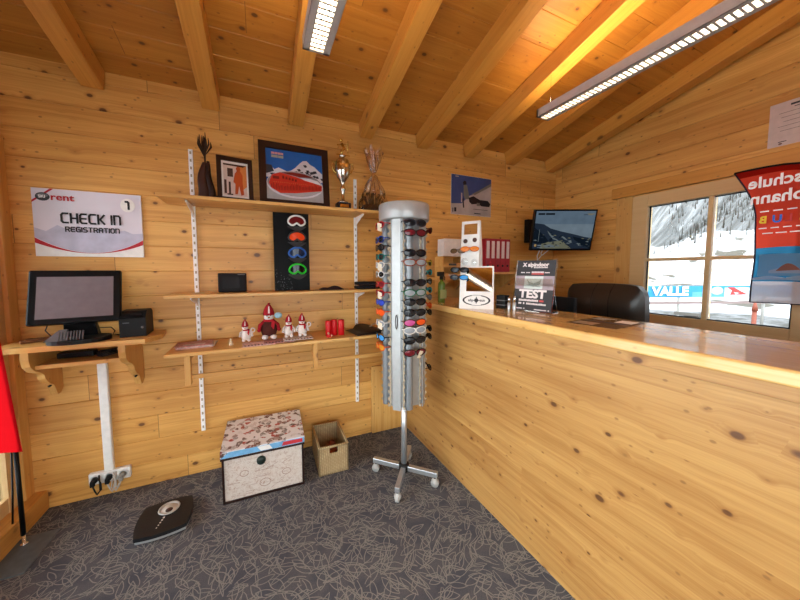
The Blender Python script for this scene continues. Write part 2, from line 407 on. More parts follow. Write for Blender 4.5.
glazing('added_rear_window', lambda u, v, d: (u, YF+d, v), -1.1, 1.25, 0, 2.1, [.08])  # unseen window behind the camera, added to let in more daylight

# window in the right wall
win = struct(bpy.data.objects.new('window_1', None)); COL.objects.link(win)
b = MB(); x0, x1 = XR-.035, XR+.05
b.b2(x0, x1, WY0, .70, WZ0, WZ1, .004); b.b2(x0, x1, 1.515, WY1, WZ0, WZ1, .004); b.b2(x0, x1, .70, 1.515, WZ0, 1.062, .004); b.b2(x0, x1, .70, 1.515, 1.998, WZ1, .004)
b.build('window_frame', WF, win)
b = MB(); b.b2(x0+.01, x1-.01, 1.100, 1.129, 1.06, 2.0, .004); b.b2(x0+.015, x1-.015, .70, 1.515, 1.522, 1.548, .004); b.build('muntin', WF, win)
for y0, y1 in ((.70, 1.097), (1.131, 1.515)):
    for z0, z1 in ((1.06, 1.524), (1.546, 2.0)):
        b = MB(); b.b2(XR+.006, XR+.012, y0, y1, z0, z1); b.build('pane', GLASS, win)
b = MB()
for y in (.708, 1.107, 1.127, 1.507): b.b2(XR-.004, XR+.006, y-.004, y+.004, 1.06, 2.0)
for z in (1.066, 1.992): b.b2(XR-.004, XR+.006, .70, 1.515, z-.004, z+.004)
b.build('gasket', BLACKM, win)
b = MB(); b.b2(XR-.03, XR, 1.632, 1.765, .3, 2.112, .004); struct(b.build('trim_2', WP))
b = MB(); b.b2(XR-.03, XR, .45, .583, .3, 2.112, .004); struct(b.build('trim_3', WP))
b = MB(); b.b2(XR-.04, XR, .40, 1.81, 2.114, 2.21, .004); struct(b.build('trim_4', WBM))
b = MB(); b.b2(XR-.05, XR, .585, 1.63, .925, .978, .006); struct(b.build('trim_5', WF))

# hatch board on the back wall behind the rack
b = MB(); b.b2(.86, 1.165, YB-.028, YB-.001, .002, .605, .003)
tag(b.build('hatch_board', WP), 'upright pine cover board low on the back wall behind the sunglasses rack', 'panel')

# ------------------------------------------------------------------ lights that the room has
TUBE = NT('lamp_tube'); TUBE.surf(TUBE.n('ShaderNodeEmission', {0: (1, .83, .60, 1), 1: 38.0}).outputs[0]); TUBE = TUBE.m
TUBEU = NT('lamp_uplight'); TUBEU.surf(TUBEU.n('ShaderNodeEmission', {0: (1, .71, .37, 1), 1: 34.0}).outputs[0]); TUBEU = TUBEU.m
HOUS = mat('lamp_housing', '#b3aca6', .5, .1)
LOUV = mat('lamp_louvre', '#b9b4ae', .3, .5)
def lamp(label, x, y0, y1, z, zr):
    t = thing('pendant_lamp', label, 'lamp', (x, 0, z), group='fluorescent lamps under the rafters')
    w = .057; h = .052
    b = MB(); b.b2(-w, -w+.002, y0, y1, 0, h); b.b2(w-.002, w, y0, y1, 0, h); b.b2(-w, w, y0, y0+.012, 0, h); b.b2(-w, w, y1-.012, y1, 0, h)
    b.b2(-w, -.029, y0, y1, 0, .003); b.b2(.029, w, y0, y1, 0, .003); b.build('housing', HOUS, t)
    b = MB(); n = int((y1-y0-.06)/.025)
    for i in range(n):
        y = y0+.03+(y1-y0-.06)*i/(n-1); b.b2(-.029, .029, y-.0045, y+.0045, .001, .014)
    b.b2(-.011, -.0085, y0+.02, y1-.02, .001, .014); b.b2(.0085, .011, y0+.02, y1-.02, .001, .014)
    b.b2(-.031, -.029, y0+.02, y1-.02, .001, .02); b.b2(.029, .031, y0+.02, y1-.02, .001, .02)
    b.build('louvre', LOUV, t)
    b = MB(); b.b2(-.028, .028, y0+.03, y1-.03, .018, .024); b.build('fluorescent_tube', TUBE, t)
    b = MB(); b.b2(-.045, .045, y0+.03, y1-.03, .036, .044); b.build('uplight_tube', TUBEU, t)
    for yy in (y1-.06, y0+.2):
        b = MB(); b.cyl((0, yy, .044), (0, yy, zc(yy)-.13-z), .0012, seg=6); b.sph((0, yy, .056), .007, 8); b.build('hanging_wire', CHROME, t)
    return t
lamp('short end of the hanging fluorescent lamp above the check-in side of the room', .248, -.35, 1.393, 2.40, 0)
lamp('long hanging fluorescent lamp above the counter on the right', 1.83, -.35, 1.555, 2.50, 0)

# ------------------------------------------------------------------ check-in sign
SIGNBG = mat('sign_lilac', '#d8d1d9', .5, var=.1, scale=3)
SIGNMT = mat('sign_mountain', '#bab7c8', .5, var=.12, scale=14)
t = thing('check_in_sign', 'white CHECK IN registration sign with number 1 on the wall above the monitor', 'sign', (-.942, YB-.012, 1.733))
b = MB(); b.box((0, .005, 0), (.5, .01, .392)); b.build('panel', CARD, t)
def arc(f0, f1, n=20): return [(-.25+.5*i/n, f0+(f1-f0)*((2*i/n-1)**2)) for i in range(n+1)]
lo = arc(-.176, -.118); hi = arc(-.174, -.088)
art('print', [(SIGNBG, rect(-.25, .25, -.196, .196)),
    (SIGNMT, arc(-.172, -.085)+[(.25, -.045), (.2, -.05), (.16, -.03), (.1, -.045), (.05, -.02), (0, -.045), (-.06, -.01), (-.1, -.04), (-.15, -.012), (-.2, -.05), (-.25, -.03)]),
    (CARD, [(-.25, -.196)]+lo+[(.25, -.196)]), (RED, lo+hi[::-1]),
    (RED, [(-.25, .125), (-.25, .112), (-.155, .196), (-.17, .196)]), (DGREY, ell(-.203, .148, .031, .024)), (GREYP, ell(-.203, .155, .024, .011)),
    (CARD, ell(.183, .128, .036, .042))], t, -.0005)
text('lettering', 'SKI', .022, CARD, t, (-.205, -.005, .148), off=.0006)
text('lettering', 'rent', .054, RED, t, (-.118, -.005, .148), off=.0012, sx=1.12)
strokes('lettering', 'CHECK IN', -.128, .142, .004, .058, .0105, INK, t, -.0045)
strokes('lettering', 'REGISTRATION', -.113, .135, -.048, -.022, .0064, INK, t, -.0045)
strokes('lettering', '1', .172, .196, .105, .15, .012, INK, t, -.0045)

# ------------------------------------------------------------------ wall desk with till monitor
t = thing('wall_desk', 'pine wall desk on two scroll brackets below the check-in sign', 'desk', (0, YB, 0))
yf = -.30
b = MB(); b.prism([(-1.268, -.002), (-.60, -.002), (-.575, -.17), (-.63, yf), (-1.268, yf)], XY, 1.028, 1.056); b.build('desktop', WS, t)
sc = [(-.005, 1.027), (-.275, 1.027), (-.278, .985), (-.268, .945), (-.235, .912), (-.19, .893), (-.165, .872), (-.158, .845), (-.13, .815), (-.09, .79), (-.075, .755), (-.06, .722), (-.03, .722), (-.005, .75)]
for x in (-1.14, -.745):
    b = MB(); b.prism(sc, YZ, x-.016, x+.016); br = b.build('bracket', WP, t)
    b = MB(); b.cyl((x, -.103, .785), (x, -.075, .788), .006, seg=10); b.build('screw', BLACKM, br)
b = MB(); b.b2(-1.124, -.761, -.235, -.004, .920, .943, .003); b.build('lower_shelf', WS, t)

t = thing('till_monitor', 'black touchscreen till monitor standing on the wall desk', 'monitor', (-.958, 2.27, 1.057), math.radians(9))
tl = math.radians(-17)
mr = lambda: (tl, 0, 0)
b = MB(); b.box((0, 0, .247), (.375, .035, .305), mr(), .008); b.build('housing', BLACKP, t)
b = MB(); b.box((0, -.0185, .248), (.308, .002, .235), mr()); b.build('screen', SCREEN, t)
b = MB(); b.box((0, -.0185+.036, .112), (.045, .002, .004), mr()); b.build('badge', GREYP, t)
b = MB(); b.prism([(-.075, .0), (.075, .0), (.06, .12), (-.06, .12)], lambda u, v, d: (u, d-.25*v, v), .02, .075); b.build('stand', BLACKP, t)
b = MB()
b.prism(ell(.01, -.045, .13, .105, 24), XY, 0, .022)
b.build('base', BLACKM, t)
b = MB(); b.prism([(-.11, .022), (-.02, .022), (-.03, .075), (-.06, .075)], lambda u, v, d: (u, d+.7*(v-.022), v), -.125, -.10); b.build('card_reader', GREYP, t)
b = MB()
for i in range(9): b.box((-.055+i*.0115, -.122+.012, .045), (.0045, .012, .05), (-.5, 0, 0))
b.build('vent_grille', GREYP, t)
b = MB(); b.tube([(-.12, .06, .16), (-.15, .05, .06), (-.11, .02, .012), (-.06, .03, .008)], .003, 6); b.build('cable', BLACKM, t); b = MB(); b.tube([(.06, .08, .05), (.12, .06, .05), (.14, .04, .03), (.13, .03, .006), (.16, .05, .004)], .003, 6); b.build('cable', BLACKM, t)

t = thing('receipt_printer', 'small black receipt printer on the right end of the wall desk', 'printer', (-.716, 2.325, 1.057), math.radians(4))
b = MB(); b.prism([(-.09, 0), (.09, 0), (.09, .135), (.06, .152), (-.05, .152), (-.09, .11)], YZ, -.062, .062); b.build('body', mat('printer_shell', '#151617', .5, spec=.2), t)
b = MB(); b.box((-.0, -.079, .122), (.09, .004, .05), (.75, 0, 0)); b.build('paper_cover', BLACKM, t)
b = MB(); b.cyl((.045, -.089, .055), (.045, -.0925, .055), .007, seg=12); b.build('button', GREYP, t); b = MB(); b.box((-.03, -.091, .085), (.03, .003, .005)); b.build('badge', GREYP, t)

b = MB(); b.box((0, 0, .008), (.17, .028, .016), (0, 0, 0), .004); b.box((-.02, 0, .018), (.09, .02, .006), None, .002)
tag(b.build('pen_case', mat('tan_leather', '#7a4a26', .5), None, (-1.13, 2.31, 1.057), (0, 0, .55)), 'flat brown pen case lying left of the till monitor', 'case')
t = thing('power_adapter', 'black power adapter with coiled cable on the small shelf under the desk', 'adapter', (-.93, 2.33, .949))
b = MB(); b.box((-.07, 0, .016), (.16, .06, .032), None, .006); b.build('body', BLACKP, t)
b = MB()
for i in range(3): b.tube([(.07+.045*math.cos(q*.42)*(1-.1*i), -.02+.05*math.sin(q*.42), .006+.008*i+.003*math.sin(q)) for q in range(15)], .004, 6, True)
b.tube([(.01, 0, .016), (.05, -.01, .02), (.11, .01, .03), (.16, -.03, .01), (.18, .0, .006)], .004, 6)
b.build('cable', BLACKM, t)

# cable duct and power strip
t = thing('cable_duct', 'white vertical cable duct running down the wall below the desk', 'duct', (-.934, YB, 0))
b = MB(); b.b2(-.024, .024, -.024, -.001, .17, .925, .003); b.build('channel', WHITEP, t)
b = MB(); b.b2(-.020, .020, -.027, -.024, .17, .925, .001); b.build('cover', WHITEP, t)
t = thing('wall_socket', 'white triple wall socket at the foot of the cable duct', 'socket', (-.93, YB, .133))
b = MB(); b.b2(-.104, .104, -.03, -.001, -.037, .037, .005); b.build('back_box', WHITEP, t)
for x in (-.069, 0, .069):
    b = MB(); b.lathe([(.029, 0), (.029, .004), (.022, .004), (.020, -.006), (.0, -.006)], seg=20); o = b.build('outlet', WHITEP, t, (x, -.031, 0), (PI/2, 0, 0))
for x, m_, lb, bend in ((-.069, BLACKM, 'black power plug in the left outlet of the wall socket', .03), (0.002, BLACKM, 'black power plug in the middle outlet of the wall socket', .031), (.069, mat('grey_cable', '#8f8b84', .5), 'grey power plug in the right outlet of the wall socket', -.03)):
    t = thing('power_plug', lb, 'plug', (-.93+x, YB-.036, .133), group='plugs in the wall socket')
    b = MB(); b.cyl((0, 0, 0), (0, -.03, 0), .018, .015, 14); b.box((0, -.035, -.008), (.022, .02, .03), None, .004); b.build('body', m_, t)
    b = MB(); s_ = 1 if bend > 0 else -1
    b.tube([(0, -.036, -.02), (s_*.012, -.04, -.055), (bend*.8, -.045, -.075), (bend*1.2, -.04, -.055), (bend*1.1, -.03, -.02), (bend*.9, -.02, .035)], .0042, 7)
    b.tube([(bend*.2, -.04, -.03), (bend*.7, -.05, -.066), (bend*1.5, -.045, -.048), (bend*1.4, -.04, -.01), (bend*.9, -.03, .02)], .0036, 7); b.build('cord', mat('pale_cord', '#b8b0a6', .5) if m_ is not BLACKM or x == 0.002 else m_, t)

# ------------------------------------------------------------------ shelf standards and shelves
def standard(lab, x, z0, z1, brz):
    t = thing('shelf_standard', lab, 'rail', (x, YB, 0), group='slotted shelf rails')
    b = MB(); b.b2(-.0125, .0125, -.014, -.001, z0, z1, .001)
    z = z0+.02
    b.m(1)
    while z < z1-.03: b.b2(-.005, .005, -.0143, -.0139, z, z+.018); z += .05
    b.m(0)
    z = z0
    b.build('rail', [WHITE, mat('rail_slots', '#a89a82', .6)], t)
    for zb in brz:
        b = MB(); b.prism([(-.014, zb), (-.22, zb), (-.22, zb-.010), (-.06, zb-.05), (-.014, zb-.075)], YZ, -.004, .004); b.build('shelf_bracket', WHITE, t)
standard('white slotted shelf rail left of the snowmen, its foot above the patterned chest', -.411, .31, 2.262, (1.885, 1.278))
standard('white slotted shelf rail right of the trophy and red candles', .731, .31, 2.20, (1.885, 1.278))
def shelf(lab, x0, x1, d, z0, z1):
    t = thing('wall_shelf', lab, 'shelf', (0, YB, 0), group='pine shelves on the wall rails')
    b = MB(); b.b2(x0, x1, -d, -.016, z0, z1, .003); b.build('board', WS, t); return t
shelf('topmost pine wall shelf with trophy and framed pictures', -.553, .955, .265, 1.886, 1.908)
shelf('middle pine wall shelf with the goggle display', -.545, .95, .245, 1.279, 1.300)
t = shelf('lowest pine wall shelf with snowmen and red candles', -.535, .945, .345, .938, .960)
for x in (-.425, .335):
    b = MB(); b.b2(x-.016, x+.016, -.325, -.285, .755, .937, .003); b.build('support', WP, t)
    b = MB(); b.b2(x-.016, x+.016, -.285, -.004, .905, .937, .003); b.build('support_arm', WP, t)
b = MB(); b.b2(-.409, .319, -.312, -.296, .785, .812, .002); b.build('rail', WS, t)
b = MB(); b.b2(.351, .93, -.312, -.296, .785, .812, .002); b.build('rail', WS, t)

ZT, ZM, ZLo = 1.909, 1.301, .961
# top shelf ---------------------------------------------------------
t = thing('wooden_vase', 'dark twisted wooden vase with dried twigs on the left of the top shelf', 'vase', (-.31, 2.30, ZT))
def slab(cx, lean, w, h, ph):
    b = MB()
    def fn(u, v):
        an = 2*PI*u; z = h*v; wd = w*(1-.55*v**1.5)*(1+.15*math.sin(PI*v)); x = cx+lean*v*v+wd*math.cos(an+ph)+.006*math.sin(7*v+ph); return (x, .022*math.sin(an+ph)*(1-.3*v), z)
    b.grid(14, 10, fn); b.poly([fn(i/14, 1) for i in range(14)]); return b
VB = mat('vase_brown', '#3b2119', .4)
slab(-.018, .012, .032, .235, 0).build('slab', VB, t); slab(.028, -.018, .020, .245, .6).build('slab', WALNUT, t)
b = MB()
for i in range(16):
    a_ = R_.uniform(-.7, .7); l = R_.uniform(.08, .13)
    b.tube([(0, 0, .2), (.004*math.sin(i), .004*math.cos(i), .275), (.09*a_*.6, .02*math.cos(i*2), .30+l*.5), (.1*a_*.5, .025*math.cos(i*2), .29+l)], .003, 5, r_list=[.003, .003, .0055, .002])
b.build('dried_twigs', mat('dried_twig', '#3a2a1d', .8), t)
def frame(t, w, h, fw, lean, name='frame'):
    b = MB(); b.b2(-w/2, w/2, 0, .02, 0, fw); b.b2(-w/2, w/2, 0, .02, h-fw, h); b.b2(-w/2, -w/2+fw, 0, .02, fw, h-fw); b.b2(w/2-fw, w/2, 0, .02, fw, h-fw)
    b.build(name, WALNUT, t); b = MB(); b.b2(-w/2+fw, w/2-fw, .012, .018, fw, h-fw); b.build('backing', CARD, t)
t = thing('picture_frame', 'small dark picture frame with an orange skier photo on the top shelf', 'picture', (-.138, 2.28, ZT), (math.radians(-8), 0, math.radians(7)))
frame(t, .215, .305, .028, 0); b = MB(); b.b2(-.118, .118, -.03, .03, 0, .018, .003); b.build('foot', WALNUT, t)
OR = mat('orange_ink', '#b8501e', .5); ORL = mat('light_orange_ink', '#d98645', .5); PK = mat('photo_pink', '#d8c3bb', .5); BRN = mat('photo_brown', '#4a3026', .6)
SQ = lambda L: [(m_, [(x, .028+(z-.027)*1.165) for x, z in q]) for m_, q in L]
art('print', SQ([(CARD, rect(-.076, .076, .03, .238)), (PK, rect(-.068, .07, .042, .226)), (ORL, [(.03, .226), (.07, .226), (.07, .1), (.045, .08), (.02, .14)]),
    (BRN, rect(-.045, -.012, .15, .2)), (BRN, [(-.068, .226), (.07, .226), (.05, .214), (-.068, .216)]), (BRN, rect(-.066, -.052, .05, .13)), (BRN, rect(-.04, -.028, .045, .12)), (BRN, rect(-.05, -.016, .042, .05)),
    (OR, [(-.012, .12), (-.002, .17), (.012, .19), (.03, .19), (.045, .165), (.044, .12), (.05, .05), (.032, .045), (.022, .1), (.012, .05), (-.004, .05), (-.0, .11)]), (OR, ell(.02, .2, .013, .015))]), t, .0115)
t = thing('picture_frame', 'large dark picture frame with red train and snowy peak on the top shelf', 'picture', (.250, 2.30, ZT), (math.radians(-7), 0, math.radians(1)))
frame(t, .488, .462, .047, 0)
BLU = mat('sky_blue_ink', '#1e5fae', .5); SNOW = mat('snow_ink', '#d3d3dc', .5); ROCK = mat('rock_ink', '#33343f', .6); TRN = mat('train_red', '#c8321f', .45); TR2 = mat('train_dark', '#7c1c14', .5); PGR = mat('print_grey', '#a9aaae', .5)
its = [(BLU, rect(-.184, .184, .044, .381)), (SNOW, jag(-.184, .184, .19, [.25, .27, .245, .26, .25, .24, .25, .27, .30, .325, .33, .305, .295, .27, .25]))]
for i in range(26):
    x = R_.uniform(-.17, .175); z = .215+max(0, .085-abs(x-.06)*.6)*R_.random(); its.append((ROCK, [(x, z), (x+.02, z+.004), (x+.028, z-.01), (x+.012, z-.016)]))
its += [(PGR, rect(-.184, .184, .044, .14)), (ROCK, [(-.184, .27), (-.15, .27), (-.135, .23), (-.184, .21)]), (SNOW, ell(0, .152, .184, .092)), (mat('print_dusk', '#8f8d94', .5), ell(0, .158, .178, .084)), (PGR, [(-.15, .112), (.176, .135), (.165, .118), (.1, .09), (0, .075), (-.1, .085)]),
        (TRN, [(-.170, .15), (-.155, .118), (-.10, .088), (.0, .096), (.174, .128), (.176, .165), (.06, .192), (.0, .208), (-.10, .226), (-.15, .206)]),
        (SNOW, [(.03, .205), (.10, .205), (.15, .195), (.172, .17), (.06, .19)]), (TR2, [(-.02, .236), (.06, .232), (.12, .215), (.03, .207), (-.09, .226)]), (TR2, rect(-.145, -.105, .18, .198))]
for i in range(5): its.append((TR2, rect(-.085+.02*i, -.072+.02*i, .186-.003*i, .206-.004*i)))
for i in range(34):
    x = -.155+i*.0097; zb = .100+.0009*i+(.02-.004*i if i < 5 else 0); its.append((TR2, [(x, zb), (x+.003, zb), (x+.005, zb+R_.uniform(.02, .05)), (x+.001, zb+R_.uniform(.02, .04))]))
for i in range(24):
    x = -.14+i*.0135; its.append((ORL, [(x, .155+.0002*i), (x+.005, .155), (x+.004, .158), (x, .159)]))
its += [(mat('print_pink', '#d79a98', .5), rect(-.15, -.075, .338, .352)), (mat('print_sage', '#9aa09a', .5), rect(-.15, -.075, .315, .332)), (BLU, rect(-.13, -.128, .338, .352)), (BLU, rect(-.11, -.108, .315, .352)), (BLU, rect(-.09, -.088, .338, .352))]
art('print', [(m_, [(x*1.072, .047+(z-.044)*1.092) for x, z in q]) for m_, q in its], t, .0115, .0002)
t = thing('trophy', 'gold and silver trophy cup with a skier figure on top on the top shelf', 'trophy', (.587, 2.275, ZT))
b = MB(); b.box((0, 0, .024), (.088, .07, .048), None, .004); b.build('plinth', WALNUT, t)
b = MB(); b.box((0, -.0362, .024), (.055, .002, .022)); b.build('plaque', GOLD, t)
b = MB(); b.lathe([(.032, .048), (.034, .055), (.02, .065), (.01, .08), (.008, .12), (.016, .14), (.02, .15), (.014, .162), (.009, .18), (.018, .20), (.038, .23), (.048, .27), (.05, .31), (.042, .345), (.03, .36), (.012, .37), (.02, .376), (.02, .385), (.006, .39)], seg=20); b.build('cup', SILVER, t)
for s_ in (-1, 1):
    b = MB(); b.tube([(s_*.045, 0, .33), (s_*.066, 0, .335), (s_*.07, 0, .30), (s_*.055, 0, .265), (s_*.04, 0, .25)], .004, 6); b.build('handle', GOLD, t)
b = MB(); b.tube([(0, 0, .385), (-.008, 0, .41), (.012, -.005, .43), (-.004, 0, .465)], .008, 7, r_list=[.005, .007, .008, .01]); b.sph((-.008, 0, .486), .011, 10)
b.tube([(-.004, 0, .462), (.03, -.01, .46), (.034, -.01, .40)], .003, 5); b.tube([(-.004, 0, .462), (-.035, -.01, .45), (-.03, -.01, .425)], .003, 5); b.box((.005, 0, .387), (.085, .008, .004)); b.tube([(.034, -.01, .485), (.036, -.01, .388)], .0016, 5)
b.build('skier_figure', GOLD, t)
t.scale = (1.18, 1.18, 1.06)
t = thing('gift_basket', 'cellophane wrapped basket of dried sprigs at the right end of the top shelf', 'basket', (.850, 2.31, ZT))
DK = mat('dried_dark', '#33231b', .8); TAN = mat('dried_tan', '#9a7a55', .8)
b = MB(); b.lathe([(.07, 0), (.085, .01), (.092, .06), (.086, .06), (.07, .012)], seg=18, sy=.75); b.build('basket', DK, t)
b = MB()
for i in range(46):
    a_ = R_.uniform(0, 6.28); rr = R_.uniform(.01, .085); h = .19-rr*.9+R_.uniform(-.03, .02); x, y = rr*math.cos(a_), rr*math.sin(a_)*.7
    b.m(i % 3 == 0); b.tube([(x*.6, y*.6, .05), (x*.8, y*.8, h*.7), (x*1.05, y*1.05, h)], .004, 5, r_list=[.003, .006, .004]); 
    if i % 4 == 0: b.sph((x, y, h), (.012, .01, .014), 8)
b.build('dried_sprigs', [DK, TAN], t)
def cel(u, v):
    an = 2*PI*u; z = .002+.50*v
    if v < .62: rr = .112*(1-(v/.62)**1.6)+.012
    else: rr = .012+.062*((v-.62)/.38)**.8
    rr *= 1+.16*math.sin(an*7+v*9)*min(1, v*3)+.08*math.sin(an*13-v*20)
    return (rr*math.cos(an), rr*.72*math.sin(an), z+(.02*math.sin(an*5) if v > .95 else 0))
b = MB(); b.grid(60, 26, cel); b.build('cellophane_wrap', CELLO, t)
b = MB(); b.tube([(.015*math.cos(q), .012*math.sin(q), .312) for q in [i*.6283 for i in range(10)]], .004, 6, True)
for s_ in (-1, 1): b.tube([(0, -.012, .312), (s_*.02, -.04, .28), (s_*.035, -.05, .2), (s_*.05, -.055, .14)], .0025, 5)
b.build('ribbon', mat('orange_ribbon', '#c9833a', .5), t)

# middle shelf ------------------------------------------------------
t = thing('weather_station', 'small black digital weather station on the left of the middle shelf', 'device', (-.182, 2.32, ZM))
b = MB(); b.box((0, 0, .066), (.172, .03, .13), (-.12, 0, 0), .006); b.build('case', mat('dark_plum_plastic', '#120c0d', .5, spec=.15), t)
b = MB(); b.box((-.008, -.0165, .068), (.105, .002, .075), (-.12, 0, 0)); b.build('display', mat('dark_display', '#1a1415', .4, spec=.15), t)
b = MB(); b.box((.055, -.010, .122), (.045, .002, .006), (-.12, 0, 0)); b.build('badge', GREYP, t)
# goggle stand
t = thing('goggle_display', 'tall black goggle display board on the middle shelf', 'display', (.21, 2.325, ZM))
b = MB(); b.b2(-.123, .123, -.012, .012, 0, .565, .003); b.build('board', mat('gloss_black', '#050405', .45, spec=.1), t)
SP = mat('speckle_grey', '#55565a', .5)
b = MB()
for i in range(60):
    x = R_.uniform(-.118, .0); z = R_.uniform(.0, .16)*(1-(x+.118)*4); z = max(.004, z); r0 = R_.uniform(.001, .0035); b.poly([(x-r0, -.0125, z), (x, -.0125, z-r0), (x+r0, -.0125, z), (x, -.0125, z+r0*2)])
b.build('print', SP, t)['kind'] = 'stuff'
def goggle(lab, z, fm, lm, fr_r):
    t = thing('ski_goggles', lab, 'goggles', (.245, 2.298, z), group='ski goggles on the black display board')
    out = []
    for i in range(28):
        q = 2*PI*i/28; x = .058*math.cos(q); zz = .043*math.sin(q)
        if zz < 0: zz = zz*.72 + .022*math.exp(-(x/.016)**2)
        out.append((x*(1 if zz > 0 else 1.0), zz))
    cv = lambda x: .012*(1-(x/.062)**2)
    b = MB(); b.grid(28, 3, lambda u, v: (out[int(u*28) % 28][0]*(.15+.8*v), -.012-cv(out[int(u*28) % 28][0]*(.15+.8*v)), out[int(u*28) % 28][1]*(.15+.8*v)))
    b.poly([(x*.16, -.012-cv(0), z_*.16) for x, z_ in out]); b.build('lens', lm, t)
    b = MB(); b.tube([(x, -.010-cv(x), z_) for x, z_ in out], fr_r, 8, True); b.build('frame', fm, t)
    b = MB(); b.grid(14, 3, lambda u, v: (-.066+.132*u, -.004-.03*math.sin(PI*u)*v, -.034-.034*math.sin(PI*u)*v)); b.grid(14, 2, lambda u, v: (-.066+.132*u, -.001-.006*math.sin(PI*u), -.030-.034*v*math.sin(PI*u))); b.build('strap', mat('strap_grey', '#3d3c3e', .6), t)
goggle('white framed ski goggles with red lens, topmost on the black display board', 1.800, WHITEP, mat('lens_red', '#6d1518', .15), .007)
goggle('ski goggles with orange mirror lens, second from the top of the display board', 1.686, mat('frame_smoke', '#3a3330', .4), mat('lens_orange', '#e2491c', .12, emit=None), .006)
goggle('blue framed ski goggles, third from the top of the display board', 1.572, mat('frame_blue', '#2b62b8', .4), mat('lens_navy', '#1a2340', .15), .007)
goggle('bright green framed ski goggles, lowest on the black display board', 1.452, mat('frame_green', '#22c32c', .4), mat('lens_black', '#101512', .12), .007)
b = MB()
b.grid(16, 10, lambda u, v: (-.09+.18*u, -.045+.09*v, .004+.028*math.sin(PI*u)**.6*math.sin(PI*v)**.6*(.7+.3*math.sin(9*u+3*v)))); b.b2(-.088, .088, -.043, .043, 0, .006)
tag(b.build('folded_scarf', mat('dark_plum_cloth', '#2c171a', .85), None, (.495, 2.31, ZM)), 'folded dark plum scarf on the middle shelf beside the goggle display', 'scarf')
for i, (z, lb) in enumerate(((0, 'lower of two dark folded headbands at the right end of the middle shelf'), (.03, 'upper of two dark folded headbands at the right end of the middle shelf'))):
    b = MB(); b.box((0, 0, .013), (.20-.03*i, .10, .026), None, .009, 3); b.box((.02, -.052, .013), (.03, .003, .012))
    tag(b.build('headband', mat('navy_black_cloth', '#14131a', .8), None, (.785-.01*i, 2.30, ZM+z+.001*i), (0, 0, .05*i)), lb, 'headband', 'folded headbands')

# bottom shelf ------------------------------------------------------
MAG1 = mat('brochure_pink', '#cfa39b', .5, var=.3, scale=60); MAG2 = mat('brochure_rose', '#b07670', .5, var=.4, scale=80); MAG3 = mat('brochure_grey', '#cbb9b1', .5, var=.3, scale=50)
for i, (dx, ro, m_, lb) in enumerate(((0, .02, MAG1, 'bottom brochure of the stack at the left end of the lowest shelf'), (.012, -.05, MAG3, 'middle brochure of the stack at the left end of the lowest shelf'), (-.008, .08, MAG2, 'top brochure of the stack at the left end of the lowest shelf'))):
    b = MB(); b.b2(-.10, .10, -.07, .07, 0, .006); b.m(1); b.poly([(-.06, -.05, .0062), (.06, -.05, .0062), (.06, -.02, .0062), (-.06, -.02, .0062)])
    tag(b.build('brochure', [m_, MAG3], None, (-.40+dx, 2.27, ZLo+.0065*i), (0, 0, ro)), lb, 'brochure', 'brochures on the lowest shelf')
for i, (x, y, ro, m_, lb) in enumerate(((-.03, 2.165, .05, MAG1, 'pink brochure lying under the leftmost snowman'), (.10, 2.175, -.04, MAG2, 'dark rose brochure lying under the brown snowman'), (.225, 2.19, .02, MAG3, 'grey brochure lying under the two right snowmen'))):
    b = MB(); b.b2(-.098, .098, -.065, .065, 0, .004)
    b.m(1)
    for k in range(9): x_ = -.085+.02*k; b.poly([(x_, -.06, .0042), (x_+.009, -.06, .0042), (x_+.006, -.03, .0042), (x_-.002, -.03, .0042)])
    tag(b.build('brochure', [m_, BRN], None, (x, y, ZLo+.0045*i), (0, 0, ro)), lb, 'brochure', 'brochures on the lowest shelf')
FUR = mat('white_plush', '#ddd2cb', .9, bump=.6, scale=150); HATM = mat('red_felt', '#9c1420', .85); BRF = mat('brown_plush', '#4a1f17', .9, bump=.6, scale=150); SKB = mat('pale_blue_felt', '#9dc4d6', .8); SCARF = mat('scarf_red', '#a81622', .8)
